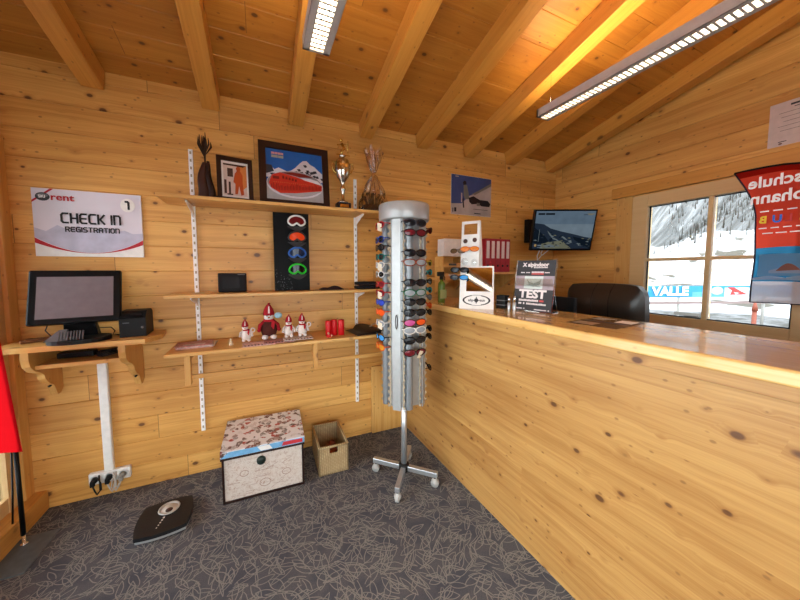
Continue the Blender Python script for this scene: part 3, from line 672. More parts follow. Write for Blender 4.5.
def doll(lab, x, y, z, h, body, lean, bag):
    t = thing('snowman_doll', lab, 'doll', (x, y, z), group='snowman dolls on the lowest shelf'); s_ = h/.15
    P = lambda *q: tuple(c*s_ for c in q)
    b = MB(); b.lathe([(.012*s_, .012*s_), (.027*s_, .02*s_), (.032*s_, .04*s_), (.027*s_, .062*s_), (.016*s_, .082*s_)], seg=16, sy=.8); b.build('body', body, t)
    for q in (-1, 1):
        b = MB(); b.sph(P(q*.016, -.012, .011), (.013*s_, .017*s_, .011*s_), 10); b.build('foot', FUR, t)
        b = MB(); b.tube([P(q*.018, 0, .075), P(q*.034, -.006, .062), P(q*.036, -.014, .046)], .007*s_, 7); b.sph(P(q*.037, -.016, .042), .008*s_, 8); b.build('arm', body if body is FUR else HATM, t)
    b = MB(); b.sph(P(lean*.5, -.003, .096), (.019*s_, .018*s_, .018*s_), 14)
    hd = b.build('head', FUR, t)
    b = MB(); b.cyl(P(lean*.5, -.02, .094), P(lean*.5, -.033, .092), .004*s_, .0005, 8); b.build('nose', mat('carrot_orange', '#c86a22', .6), hd)
    b = MB()
    for q in (-1, 1): b.sph(P(lean*.5+q*.007, -.0195, .101), .0024*s_, 6)
    b.build('eye', INK, hd)
    b = MB(); b.lathe([(.0215*s_, 0), (.0215*s_, .009*s_), (.0205*s_, .012*s_), (.017*s_, .026*s_), (.009*s_, .040*s_), (.003*s_, .045*s_)], (lean*.5*s_, 0, .103*s_), 14); b.sph(P(lean*.5+.002, 0, .150), .005*s_, 8)
    ht = b.build('hat', HATM, t)
    b = MB(); b.prism([(-.003, .112), (.004, .112), (.003, .14), (-.001, .14)], lambda u, v, d: P(u+lean*.5, d-.008*(1-(v-.112)/.03), v), -.0135, -.012); b.build('hat_stripe', FUR, ht)
    b = MB(); b.tube([P(.017*math.cos(q*.5236), .015*math.sin(q*.5236), .080) for q in range(12)], .0055*s_, 7, True); b.box(P(.014, -.019, .062), P(.012, .005, .034), (0, .15, 0)); b.build('scarf', SCARF, t)
    if bag == 'ring':
        b = MB(); b.tube([P(.042+.012*math.cos(q*.6283), -.012, .078+.014*math.sin(q*.6283)) for q in range(10)], .004*s_, 6, True); b.build('hoop', FUR, t)
    if bag == 'balloon':
        b = MB(); b.sph(P(.036, -.008, .100), (.016*s_, .012*s_, .013*s_), 10); b.build('snowball', SKB, t)
    return t
zd = ZLo+.012
doll('white snowman doll with a hoop, leftmost on the lowest shelf', -.105, 2.215, zd, .148, FUR, -.012, 'ring')
doll('large brown snowman doll with a pale blue snowball on the lowest shelf', .038, 2.225, zd+.002, .245, BRF, 0, 'balloon').scale = (1.04, 1.0, 1)
doll('small white snowman doll just right of the large brown one', .166, 2.215, zd+.004, .158, FUR, 0, None)
doll('small white snowman doll with a hoop, right end of the doll row', .258, 2.215, zd+.004, .162, FUR, -.004, 'ring')
t = thing('tiny_angel', 'tiny cream figurine left of the snowman dolls', 'figurine', (-.196, 2.20, ZLo))
b = MB(); b.lathe([(.013, 0), (.014, .006), (.008, .024), (.004, .03)], seg=12); b.sph((0, 0, .036), .008, 10); b.build('body', mat('cream_wax', '#e0cfae', .6), t)
b = MB(); b.tube([(.006*math.cos(q), .006*math.sin(q), .047) for q in range(7)], .0018, 5); b.build('halo', GOLD, t)
WAX = mat('red_wax', '#c8131a', .35)
for x, h, lb in ((.447, .115, 'leftmost of three red pillar candles on the lowest shelf'), (.492, .118, 'middle of three red pillar candles on the lowest shelf'), (.543, .116, 'rightmost of three red pillar candles on the lowest shelf')):
    t = thing('pillar_candle', lb, 'candle', (x, 2.215+(.012 if x == .492 else 0), ZLo), group='red pillar candles')
    b = MB(); b.lathe([(.022, 0), (.0235, .003), (.0235, h-.006), (.021, h), (.006, h-.004)], seg=20); b.build('wax', WAX, t)
    b = MB(); b.cyl((0, 0, h-.005), (.001, 0, h+.007), .0013, seg=6); b.build('wick', INK, t)
t = thing('tiny_santa', 'tiny red and cream figurine in front of the leftmost candle', 'figurine', (.440, 2.165, ZLo))
b = MB(); b.lathe([(.015, 0), (.018, .008), (.012, .022), (.004, .028)], seg=12); b.build('body', WAX, t)
b = MB(); b.sph((-.006, -.008, .03), .009, 10); b.sph((.016, -.008, .012), .008, 8); b.build('head', mat('skin_cream', '#d8a58a', .6), t)
t = thing('leather_tray', 'dark brown folded leather pouch at the right end of the lowest shelf', 'pouch', (.755, 2.215, ZLo), .1)
DKB = mat('dark_brown_leather', '#2e1d14', .5)
b = MB(); b.grid(12, 8, lambda u, v: (-.13+.26*u-.02*v, -.10+.20*v, .012+.012*math.sin(PI*u)+.03*v*(u > .3)*math.sin(PI*u))); b.b2(-.125, .125, -.095, .095, 0, .014, .004); b.build('body', DKB, t)
b = MB(); b.tube([(.02, .03, .03), (.05, .0, .06), (.09, .0, .065), (.11, .04, .04)], .006, 7); b.build('strap', TAN, t)

# ------------------------------------------------------------------ chest and basket
k = NT('chest_print'); co = k.n('ShaderNodeTexCoord').outputs['Object']
n1 = k.n('ShaderNodeTexNoise', {'Vector': co, 'Scale': 45.0, 'Detail': 5.0, 'Roughness': .75, 'Distortion': 1.5}).outputs[0]
n2 = k.n('ShaderNodeTexNoise', {'Vector': co, 'Scale': 5.0, 'Detail': 2.0}).outputs[0]
c = k.ramp(n1, [(.34, (.35, .19, .13, 1)), (.44, (.60, .50, .43, 1)), (.55, (.68, .61, .55, 1))])
c = k.mix(k.math('MULTIPLY', n2, .35), c, (.55, .42, .34, 1))
CHP = k.surf(k.n('ShaderNodeBsdfPrincipled', {'Base Color': c, 'Roughness': .6}).outputs[0])
k = NT('lid_collage'); co = k.n('ShaderNodeTexCoord').outputs['Object']
vo = k.n('ShaderNodeTexVoronoi', {'Vector': co, 'Scale': 36.0}); vc = k.n('ShaderNodeSeparateColor', {0: vo.outputs['Color']})
c = k.ramp(vc.outputs[0], [(0, (.78, .78, .79, 1)), (.52, (.80, .80, .82, 1)), (.58, (.07, .035, .03, 1)), (.66, (.22, .09, .06, 1)), (.72, (.78, .77, .78, 1)), (.88, (.12, .09, .075, 1)), (.97, (.45, .07, .05, 1))])
n1 = k.n('ShaderNodeTexNoise', {'Vector': co, 'Scale': 70.0, 'Detail': 3.0}).outputs[0]
c = k.mix(k.n('ShaderNodeMapRange', {0: n1, 1: .53, 2: .66}).outputs[0], c, (.79, .79, .81, 1))
LID = k.surf(k.n('ShaderNodeBsdfPrincipled', {'Base Color': c, 'Roughness': .4}).outputs[0])
t = thing('storage_chest', 'white patterned storage chest with collage lid on the floor below the shelves', 'chest', (-.012, 2.20, 0), math.radians(-1.5))
b = MB(); b.b2(-.235, .235, -.17, .17, .004, .285, .003); b.build('body', CHP, t)
b = MB()
for x in (-.236, .236):
    for y in (-.171, .171): b.b2(x-.006, x+.006, y-.006, y+.006, 0, .29)
b.b2(-.24, .24, -.176, -.166, 0, .014); b.b2(-.24, .24, .166, .176, 0, .014); b.b2(-.242, -.232, -.17, .17, 0, .014); b.b2(.232, .242, -.17, .17, 0, .014); b.build('edge_trim', WALNUT, t)
b = MB(); b.m(0); b.b2(-.248, .248, -.186, .18, .285, .300, .002); b.m(1); b.prism([(-.186, .3005), (.18, .3005), (.18, .366), (-.186, .342)], lambda u, v, d: (d, u, v), -.248, .248)
BLS = mat('lid_blue', '#6fa7cf', .45, var=.2, scale=20)
b.m(2)
b.poly([(-.247, -.1875, .302), (.247, -.1875, .302), (.247, -.1870, .337), (-.2, -.187, .337)])
b.m(3); b.poly([(.105, -.1882, .307), (.235, -.1882, .307), (.235, -.1878, .332), (.115, -.1878, .332)])
b.m(4); b.poly([(-.02, -.1882, .305), (.05, -.1882, .305), (.03, -.1878, .335), (-.04, -.1878, .335)])
b.build('lid', [WALNUT, LID, BLS, mat('lid_red', '#c4343a', .45), CARD], t)
b = MB(); b.cyl((-.02, -.172, .235), (-.02, -.184, .235), .028, .026, 24); b.build('latch', mat('green_black_disc', '#23302b', .35), t)
SCR = mat('chest_script', '#a38477', .6); its = []; RC = random.Random(11)
for i in range(26):
    x = RC.uniform(-.22, .14); z = RC.uniform(.03, .265); L = RC.uniform(.03, .09); a_ = RC.choice((0, 0, 0, .5, -.15)); h = RC.uniform(.0015, .003)
    its.append((SCR, [(x, z), (x+L, z+L*a_), (x+L, z+L*a_+h), (x, z+h)]))
for cx, cz, q in ((.0, .08, .034), (.13, .12, .028), (-.12, .17, .026)):
    o_ = ell(cx, cz, q, q*.8, 24, 0, 6.1); i_ = ell(cx, cz, q-.004, q*.8-.004, 24, 0, 6.1); its.append((SCR, o_+i_[::-1]))
art('print', its, t, -.1704, .00004)['kind'] = 'stuff'
t = thing('wicker_basket', 'small rectangular wicker basket on the floor right of the chest', 'basket', (.437, 2.21, 0), math.radians(-1))
k = NT('woven_seagrass'); co = k.n('ShaderNodeTexCoord').outputs['Object']
w1 = k.n('ShaderNodeTexWave', {'Vector': co, 'Scale': 22.0, 'Distortion': 2.0, 'Detail': 2.0}, bands_direction='X').outputs[1]; w2 = k.n('ShaderNodeTexWave', {'Vector': co, 'Scale': 30.0, 'Distortion': 1.0}, bands_direction='Z').outputs[1]
w3 = k.n('ShaderNodeTexWave', {'Vector': co, 'Scale': 22.0, 'Distortion': 2.0, 'Detail': 2.0}, bands_direction='Y').outputs[1]
f = k.math('MULTIPLY', k.math('ADD', w1, w3), k.math('MULTIPLY', w2, .7))
pp = k.n('ShaderNodeBsdfPrincipled', {'Base Color': k.ramp(f, [(.1, (.34, .22, .10, 1)), (.8, (.68, .52, .28, 1))]), 'Roughness': .7})
bb = k.n('ShaderNodeBump', {'Strength': .8, 'Distance': .004, 'Height': f}); k.t.links.new(bb.outputs[0], pp.inputs['Normal']); WICK = k.surf(pp.outputs[0])
b = MB(); hw, hd, hh, th = .105, .17, .20, .010
def wall(b, f): pass
b.prism([(-hw, 0), (hw, 0), (hw, hh), (.03, hh), (.03, hh-.045), (.026, hh-.05), (-.026, hh-.05), (-.03, hh-.045), (-.03, hh), (-hw, hh)], XZ, -hd, -hd+th)
b.b2(-hw, hw, hd-th, hd, 0, hh); b.b2(-hw, -hw+th, -hd, hd, 0, hh); b.b2(hw-th, hw, -hd, hd, 0, hh); b.b2(-hw, hw, -hd, hd, .001, .01); b.build('body', WICK, t)
b = MB(); pr = [(-hw+.005, -hd+.005, hh), (hw-.005, -hd+.005, hh), (hw-.005, hd-.005, hh), (-hw+.005, hd-.005, hh)]
for i in range(4): b.cyl(pr[i], pr[(i+1) % 4], .009, seg=8)
b.build('rim', WICK, t)
b = MB(); b.sph((0, 0, .05), (.055, .07, .045), 14); b.sph((.02, .03, .085), (.03, .035, .03), 10); 
tag(b.build('woollen_hat', mat('rust_wool', '#7d3a22', .9, bump=.7, scale=120), None, (.445, 2.215, .012)), 'rust brown woollen hat lying inside the wicker basket', 'hat')
b = MB(); b.sph((0, 0, .03), (.035, .05, .028), 12); b.sph((-.01, -.05, .05), (.02, .03, .02), 8)
tag(b.build('glove', mat('cream_wool', '#a98d6c', .9, bump=.5, scale=120), None, (.385, 2.12, .012), (0, 0, .3)), 'cream knitted glove lying inside the wicker basket', 'glove')

# ------------------------------------------------------------------ bathroom scale
t = thing('body_scale', 'black body scale with round silver dial lying on the carpet', 'scale', (-.548, 2.022, 0), math.radians(3))
def bowed(w, d, n=10, k_=.022):
    pts = []
    for s_, q in ((0, 0), (1, 0), (2, 0), (3, 0)):
        for i in range(n):
            u = -1+2*i/n; bow = k_*(1-u*u)
            pts.append([(u*w, -d-bow), (w+bow, u*d), (-u*w, d+bow), (-w-bow, -u*d)][s_])
    return pts
b = MB(); b.prism(bowed(.112, .112, k_=.014), XY, .006, .022); b.build('base', mat('scale_silver', '#b3b6b8', .35, .5), t)
b = MB(); b.prism(bowed(.116, .116, k_=.016), XY, .023, .043); b.build('platform', mat('ribbed_rubber', '#19181a', .5, bump=.4, scale=200), t)
b = MB(); b.lathe([(.050, 0), (.054, .004), (.052, .008), (.044, .007), (.043, .002)], (.01, .05, .043), 32); b.build('dial_ring', mat('dial_ring_grey', '#b9b8b5', .3, .3), t)
b = MB(); b.cyl((.01, .05, .043), (.01, .05, .046), .043, seg=32); dl = b.build('dial', mat('dial_face', '#c9c3b8', .4), t)
b = MB(); b.cyl((.012, .035, .046), (.012, .035, .0475), .018, seg=20); b.build('window', BRN, dl)
b = MB()
for i in range(5): b.box((-.004-.005*i, -.015-.017*i, .0435), (.009-.001*i, .012-.0015*i, .001))
b.build('print', PAPER, t)
b = MB()
for x in (-.085, .085):
    for y in (-.085, .085): b.cyl((x, y, 0), (x, y, .007), .012, seg=12)
b.build('foot', BLACKM, t)

# ------------------------------------------------------------------ flags
FR = fabric_flag('flag_red', '#f0553f'); FB = fabric_flag('flag_blue', '#3f97c9'); FW = fabric_flag('flag_white', '#dfe0ea'); FDR = fabric_flag('flag_dark_red', '#a52218'); FLB = fabric_flag('flag_pale_blue', '#a8cfe6')
FSEAM = mat('flag_seam', '#2a2030', .7)
t = thing('beach_flag', 'red feather flag on a grey steel base plate at the left edge', 'flag', (-1.19, 2.15, 0))
b = MB(); b.box((-.0, -.075, .004), (.22, .27, .007), (0, 0, -.02), .002); b.build('base_plate', mat('steel_plate', '#5c666d', .42, .25, var=.15), t)
b = MB(); b.lathe([(.016, .008), (.016, .014), (.007, .018), (.007, .07)], seg=14); b.build('spike', CHROME, t)
b = MB(); b.cyl((0, 0, .06), (0, 0, .56), .010, .009, 12); b.tube([(-.012, -.004, .56), (-.022, -.006, .3), (-.03, -.01, .14)], .004, 6); b.cyl((0, 0, .56), (0, -.205, 2.1), .009, .006, 12); b.build('pole', BLACKP, t)
b = MB(); b.grid(14, 20, lambda u, v: (.018+.03*math.sin(5*u+3*v)*u-.09*u, .012-.40*u-.20*v, .505+.22*u+(1.55+.1*math.sin(u*2.5))*v)); b.build('cloth', fabric_flag('flag_deep_red', '#c8121a'), t)

t = thing('beach_flag', 'red and blue feather flag with mirrored white lettering in front of the window', 'flag', (2.72, .14, 0))
def fz(u):      # top edge height over the width u 0 (tip, far side) .. 1 (pole)
    return 2.042+.022*math.sin(min(1, u*2.2)*PI)-.09*u
def fp(u, s_):   # s_ 0 bottom .. 1 top
    ytip = .635+.10*min(1, max(0, (s_-.62)/.38))**1.6
    y = ytip*(1-u); z = 1.25+.01*u+s_*(fz(u)-1.25); x = .012*math.sin(9*u+5*s_)+.008*math.sin(21*u-14*s_)
    return (x, y, z)
def band(name, s0, s1, m_, u0=0, u1=1, dx=0, n=12):
    b = MB(); b.grid(24, n, lambda u, v: (lambda q: (q[0]+dx, q[1], q[2]))(fp(u0+(u1-u0)*u, s0+(s1-s0)*v))); return b
cl = MB()
cl.m(0); 
def addb(s0, s1, mi, u0=0., u1=1., n=8, dx=0.0):
    cl.m(mi); cl.grid(24, n, lambda u, v: (lambda q: (q[0]+dx, q[1], q[2]))(fp(u0+(u1-u0)*u, s0+(s1-s0)*v)))
addb(.41, .95, 0); addb(.95, 1, 1, n=2); addb(.16, .41, 2); addb(0, .16, 3)
cl_o = cl.build('cloth', [FR, FDR, FB, FW], t)
b = MB()
for u0, u1, s0, s1, mi in ((.03, .33, .2, .36, 0), (.5, .95, .26, .39, 0)):
    b.m(mi); b.grid(10, 5, lambda u, v: (lambda q: (q[0]-.002, q[1], q[2]))(fp(u0+(u1-u0)*u, s0+(s1-s0)*v)))
b.m(1)
for u0, u1, s0, s1 in ((.0, .2, .17, .2), (.2, .6, .17, .215), (.10, .3, .22, .26)): b.grid(10, 5, lambda u, v: (lambda q: (q[0]-.003, q[1], q[2]))(fp(u0+(u1-u0)*u, s0+(s1-s0)*v*math.sin(PI*(.15+.7*u)))))
b.m(2); b.grid(10, 5, lambda u, v: (lambda q: (q[0]-.004, q[1], q[2]))(fp(.14+.14*u, .235+.05*v*math.sin(PI*u)+.01*u)))
b.build('print', [FLB, FW, fabric_flag('flag_skin', '#d58d78')], t)
b = MB(); b.tube([fp(0, i/20) for i in range(21)], .004, 6); b.tube([fp(i/20, 0) for i in range(21)], .003, 6); b.build('seam', FSEAM, t)
# printed on the side towards the window, so it reads reversed from the room
def flagtext(s, size, z, y0, m_, off=.0015):
    return text('lettering', s, size, m_, t, (-.028, y0, z), (PI/2, 0, PI/2), align='RIGHT', off=off, sx=.9)
FLW = mat('flag_letter_white', '#f2eeee', .6)
flagtext('Skischule', .088, 1.955, .67, FLW, .0022); flagtext('St. Johann', .092, 1.862, .66, FLW, .0022)
x = .615
for ch, c in (('B', '#e8c53a'), ('U', '#3d6fd0'), ('L', '#c03a3a'), ('C', '#e8b43a'), ('&', '#f0dfa0'), ('G', '#e8c53a')):
    flagtext(ch, .058, 1.735, x, mat('flag_letter_'+c[1:], c, .6), .002); x -= .048
b = MB()
for i in range(9): b.b2(-.0275, -.027, .615-.05*i-.034, .615-.05*i, 1.782, 1.788)
b.build('small_print', FLW, t); b = MB()
for i in range(10): b.b2(-.0275, -.027, .615-.045*i-.03, .615-.045*i, 1.685, 1.691)
b.build('small_print', FLW, t); b = MB()
for i in range(7): b.b2(-.0275, -.027, .60-.05*i-.04, .60-.05*i, 1.655, 1.661)
b.build('small_print', FLW, t)
b = MB(); b.cyl((0, -.01, .03), (0, -.01, 1.9), .011, .008, 10); b.tube([(0, -.01, 1.9), (0, .0, 2.02)] + [fp(1-i/12, 1) for i in range(13)], .006, 6); b.build('pole', BLACKP, t)
b = MB(); b.box((0, -.01, .004), (.3, .3, .008)); b.cyl((0, -.01, .008), (0, -.01, .06), .014, seg=12); b.build('base_plate', MATS['steel_plate'], t)

# ------------------------------------------------------------------ counter
CZ = 1.197
t = thing('reception_counter', 'long pine reception counter with lacquered top along the right side', 'counter', (1.187, 2.43, 0), math.radians(1.2))
b = MB(); b.b2(0, .03, -4.0, -.002, 0, CZ-.044); b.build('front_panel', WK, t)
b = MB(); b.b2(-.012, 0, -4.0, -.002, CZ-.085, CZ-.045, .002); b.build('trim_strip', WK, t)
b = MB(); b.b2(-.025, .47, -4.0, -.004, CZ-.044, CZ, .007); b.build('countertop', WT, t)
b = MB(); b.b2(.03, .72, -3.2, -.9, .70, .73, .003); b.build('work_surface', WS, t)
b = MB()
for y in (-3.15, -2.05, -.95): b.b2(.03, .45, y-.012, y+.012, 0, CZ-.044)
b.build('side_panel', WS, t)

# chair behind the counter
t = thing('office_chair', 'black leather office chair behind the counter by the window', 'chair', (2.40, 1.39, 0), math.radians(1))
b = MB()
def cush(u, v):
    y = -.27+.54*u; z = .60+.735*v; e = (1-abs(2*u-1)**5)*(1-abs(2*v-1)**6); x = -.02-.085*e-.05*abs(2*u-1)**2+.008*abs(math.sin(PI*3*u))*e; return (x-.05*(v-.4)-.012*e*math.sin(PI*3*v), y*(1-.16*max(0, (v-.86)/.14)**3), z+.012*(1-(2*u-1)**4)*max(0, (v-.8)/.2))
b.grid(36, 20, cush)
b.grid(36, 20, lambda u, v: (lambda q: (.035-.05*(v-.4)-.05*abs(2*u-1)**2, q[1], q[2]))(cush(u, v)))
for e in (0, 1): 
    b.grid(1, 20, lambda u, v: cush(e, v) if u == 0 else (.035-.05*(v-.4)-.05, cush(e, v)[1], cush(e, v)[2])); b.grid(36, 1, lambda u, v: cush(u, e) if v == 0 else (.035-.05*(e-.4)-.05*abs(2*u-1)**2, cush(u, e)[1], cush(u, e)[2]))
b.build('backrest', LEATHER, t)
b = MB()
for y in (-.06, .06): b.tube([(cush((y+.27)/.54, i/14)[0]-.001, y, cush((y+.27)/.54, i/14)[2]) for i in range(15)], .003, 5)
b.build('seam', BLACKM, t)
b = MB(); b.box((-.27, 0, .50), (.50, .52, .10), None, .035, 3); b.build('seat', LEATHER, t)
b = MB(); b.box((-.03, 0, .545), (.05, .22, .13)); b.build('back_bracket', BLACKP, t)
for s_ in (-1, 1):
    b = MB(); b.tube([(-.05, s_*.28, .5), (-.05, s_*.29, .70), (-.33, s_*.29, .70), (-.36, s_*.28, .5)], .016, 8); b.build('armrest', BLACKP, t)
b = MB(); b.cyl((-.25, 0, .1), (-.25, 0, .46), .028, seg=14); b.build('gas_column', CHROME, t)
for i in range(5):
    q = 2*PI*i/5; x, y = -.25+.27*math.cos(q), .27*math.sin(q)
    b = MB(); b.tube([(-.25, 0, .10), (x, y, .07)], .02, 8, r_list=[.028, .016]); lg = b.build('leg', BLACKP, t)
    b = MB(); b.cyl((x-.02*math.sin(q), y+.02*math.cos(q), .027), (x+.02*math.sin(q), y-.02*math.cos(q), .027), .027, seg=14); b.cyl((x, y, .04), (x, y, .08), .008, seg=8); b.build('caster', BLACKM, lg)

# monitor on the lower work surface
t = thing('office_monitor', 'dark flat monitor behind the counter next to the TEST sign', 'monitor', (1.86, 1.46, .732), math.radians(90))
b = MB(); b.box((0, 0, .385), (.36, .03, .30), None, .006); b.build('housing', mat('graphite_plastic', '#17191c', .45, spec=.2), t)
b = MB(); b.box((0, -.016, .385), (.33, .002, .265)); b.build('screen', BLACKP, t)
b = MB(); b.box((0, .04, .20), (.05, .02, .34)); b.box((0, .02, .006), (.2, .15, .012), None, .004); b.build('stand', BLACKP, t)

# ---- things on the countertop
t = thing('display_stand', 'white cardboard display stand with a square mirror on the counter', 'display', (1.305, 1.585, CZ), math.radians(-41))
b = MB()
b.prism([(-.108, 0), (.108, 0), (.108, .278), (-.108, .278)], lambda u, v, d: (u, d+.32*v, v), -.055, -.051)
b.prism([(-.05, 0), (.11, 0), (.11, .2), (.038, .276)], YZ, -.108, -.104); b.prism([(-.05, 0), (.11, 0), (.11, .2), (.038, .276)], YZ, .104, .108); b.build('front_box', CARD, t)
b = MB()
# tower: wedge with a front sheet, its opening and two cheeks
fn = lambda u, v, d: (u, d+.06*v, v)
b.prism([(-.065, .0), (.065, .0), (.06, .495), (-.065, .495)], fn, 0, .004)
b.prism(rect(-.065, -.048, .495, .585), fn, 0, .004); b.prism(rect(.045, .06, .495, .585), fn, 0, .004); b.prism(rect(-.065, .06, .566, .585), fn, 0, .004)
for x in (-.065, .059): b.prism([(.004, 0), (.12, 0), (.085, .4), (.048, .585), (.039, .585)], lambda u, v, d: (d, u, v), x, x+.004)
TW = b.build('tower', CARD, t, (-.055, .035, 0), (0, 0, -.30))
b = MB(); b.prism(rect(-.066, .098, .112, .268), lambda u, v, d: (u, d+.32*v, v), -.0585, -.056); b.build('mirror', mat('mirror_glass', '#e6e6e6', .03, 1.0, var=.01), t)
fb = lambda u, v, d: (u, d+.32*v, v)
def ring(cx, cz, rx, rz, w, a0, a1): 
    o = ell(cx, cz, rx, rz, 24, a0, a1); i_ = ell(cx, cz, rx-w, rz-w*.45, 24, a0, a1); return o+i_[::-1]
art('print', [(DGREY, ring(0, .055, .088, .034, .012, PI*.62, PI*1.38)), (DGREY, ring(0, .055, .088, .034, .012, -PI*.38, PI*.38)), (GREYP, ring(0, .055, .088, .034, .006, PI*.38, PI*.62)), (GREYP, ring(0, .055, .088, .034, .006, PI*1.38, PI*1.62)), (DGREY, ell(0, .055, .013, .013)), (DGREY, rect(-.003, .003, .035, .077)), (DGREY, rect(-.022, .022, .053, .057)),
              (RED, rect(.078, .09, .30, .31))], t, -.0556, fn=fb)
text('lettering', 'elip', .024, DGREY, t, (-.035, -.0390, .055), (PI/2-.31, 0, 0), off=.0006); text('lettering', 'sun', .024, DGREY, t, (.038, -.0390, .055), (PI/2-.31, 0, 0), off=.0006)
b = MB()
for x, z in ((-.035, .45), (.03, .455)): b.cyl((x, .0+.06*z, z), (x, -.004+.06*z, z), .015, seg=18)
b.build('badge', mat('badge_brown', '#5a4038', .5), TW)
b = MB()
for i in range(3):
    for x in (-.035, .03): b.sph((x+R_.uniform(-.004, .004), -.003+.06*(.17+.08*i), .15+.08*i+R_.uniform(-.01, .01)), (.024, .008, .026), 10)
b.build('blister_holder', ACRYL, TW)

def shades(parent_loc, rot, fm, lm, lab, group, wrap=.012, size=1.0, tagm=None, temples=True, lm2=None):
    """a pair of sunglasses, front facing local -Y"""
    t = thing('sunglasses', lab, 'sunglasses', parent_loc, rot, group)
    w = .034*size; h = .021*size; cx = .036*size
    for s_ in (-1, 1):
        b = MB(); pts = []
        for i in range(16):
            q = 2*PI*i/16; x = w*math.cos(q); z = h*math.sin(q)*(1.0 if math.sin(q) < 0 else .82)
            pts.append((s_*(cx+x), z-.12*abs(x)*0))
        cv = lambda x: -wrap*(1-(x/(cx+w))**2)*1.0-.002
        b.grid(16, 2, lambda u, v: (lambda P: (s_*cx+(P[0]-s_*cx)*(.05+.95*v), cv(s_*cx+(P[0]-s_*cx)*(.05+.95*v))-.002*(1-v), P[1]*(.05+.95*v)))(pts[int(u*16) % 16]))
        b.poly([(s_*cx+(P[0]-s_*cx)*.06, cv(s_*cx)-.0022, P[1]*.06) for P in pts]); b.build('lens', lm2 if (lm2 and s_ > 0) else lm, t)
        b = MB(); b.tube([(x, cv(x), z) for x, z in pts], .003*size, 6, True); b.build('rim', fm, t)
        if temples:
            b = MB(); b.tube([(s_*(cx+w), 0, .006), (s_*(cx+w+.003), .02, .007), (s_*(cx+w-.004), .044, .004)], .003, 6); b.build('temple', fm, t)
    b = MB(); b.tube([(-.006, -wrap-.002, .006), (0, -wrap-.005, .009), (.006, -wrap-.002, .006)], .003, 6); b.build('bridge', fm, t)
    if tagm:
        b = MB(); b.box((.03, -.016, -.016), (.036, .001, .050), (.3, .3, .45)); b.build('price_tag', tagm, t)
    return t
def sm(name, c, r=.25): return mat(name, c, r)
BF = sm('frame_black', '#0e0e10'); LK = mat('lens_smoke', '#1b1c20', .08); LG = mat('lens_grey', '#8d9297', .08)
def on_stand(u, v, d): # local stand coordinates -> world
    c_, s_ = math.cos(math.radians(-41)), math.sin(math.radians(-41)); y = d
    return (1.305+u*c_-y*s_, 1.585+u*s_+y*c_, CZ+v)
RZ = (0, 0, math.radians(-41))
shades(on_stand(-.05, .395, .035), RZ, sm('frame_amber', '#c25a1a'), mat('lens_amber', '#e07a24', .1), 'orange lens sunglasses high on the white display stand', 'sunglasses on the display stand', size=.85, temples=False)
shades(on_stand(-.128, .385, .06), (0, 0, math.radians(-60)), sm('frame_brown', '#4a3526'), mat('lens_brown', '#6a5136', .1), 'brown sunglasses hanging off the left edge of the display stand tower', 'sunglasses on the display stand', size=.8, temples=False)
shades(on_stand(-.112, .255, .0), (0, 0, math.radians(-40)), BF, LK, 'black sunglasses on the left of the mirror, upper pair', 'sunglasses on the display stand', size=.85, temples=False)
shades(on_stand(-.112, .205, -.016), (0, 0, math.radians(-40)), BF, LK, 'black sunglasses with one blue lens left of the mirror, lower pair', 'sunglasses on the display stand', size=.85, temples=False, lm2=mat('lens_blue', '#3c8fd0', .1))

t = thing('test_sign', 'dark grey counter sign reading TEST in a clear acrylic holder', 'sign', (1.487, 1.305, CZ), math.radians(-78))
tt = math.radians(-9); fnT = lambda u, v, d: (u, d-math.tan(tt)*v, v)
b = MB(); b.prism(rect(-.125, .125, .0, .315), fnT, 0, .003); b.prism(rect(-.12, .12, 0, .2), lambda u, v, d: (u, d-.35*v+.075, v), 0, .003); b.b2(-.125, .125, 0, .08, 0, .003); b.build('holder', ACRYL, t)
PKG = mat('sign_pinkgrey', '#a8979b', .5); PIC = mat('sign_picture', '#cfd8d0', .5); PIC2 = mat('sign_picture_dark', '#97a39b', .5); LRED = mat('sign_red', '#c8504e', .5); TXT = mat('sign_text', '#e6dcd8', .5)
art('print', [(DGREY, rect(-.12, .12, .004, .31)), (PKG, rect(-.12, .12, .134, .216)), (PIC, rect(-.062, .055, .138, .214)), (PIC2, [(-.05, .2), (-.03, .18), (.0, .17), (.03, .185), (.045, .2), (.04, .165), (.0, .15), (-.03, .158)]), (PIC2, [(-.045, .158), (.04, .148), (.045, .154), (-.03, .164)]),
              (LRED, rect(-.02, .055, .224, .232)), (LRED, rect(.045, .072, .062, .072))], t, -.001, fn=fnT)
rT = (PI/2+tt, 0, 0)
def tx(s, size, x, z, m_=TXT, off=.0008, sx=1.0): text('lettering', s, size, m_, t, (x, -math.tan(tt)*z-.0042, z), rT, off=off, sx=sx)
tx('TEST', .068, -.002, .104, off=.0030, sx=1.14); tx('X alpindoor', .033, .0, .283, off=.0012)

def wordbars(name, rows):
    b = MB()
    for x0, x1, z, h, n in rows:
        q = (x1-x0)/n
        for i in range(n):
            if R_.random() < .12 and 0 < i < n-1: continue
            b.prism(rect(x0+q*i+q*.1, x0+q*(i+1)-q*.08, z-h/2, z+h/2*R_.choice((.7, 1, 1))), lambda u, v, d: (u, d-math.tan(tt)*v, v), -.0045, -.0035)
    o = b.build(name, TXT, t); o['kind'] = 'stuff'; return o
wordbars('small_print', [(-.085, .04, .067, .012, 12), (-.085, .088, .047, .011, 17), (-.118, -.04, .016, .007, 9), (.02, .11, .015, .006, 11), (-.01, .075, .266, .006, 9), (-.09, -.03, .236, .006, 7), (-.02, .055, .238, .009, 8), (.06, .09, .236, .006, 4)])

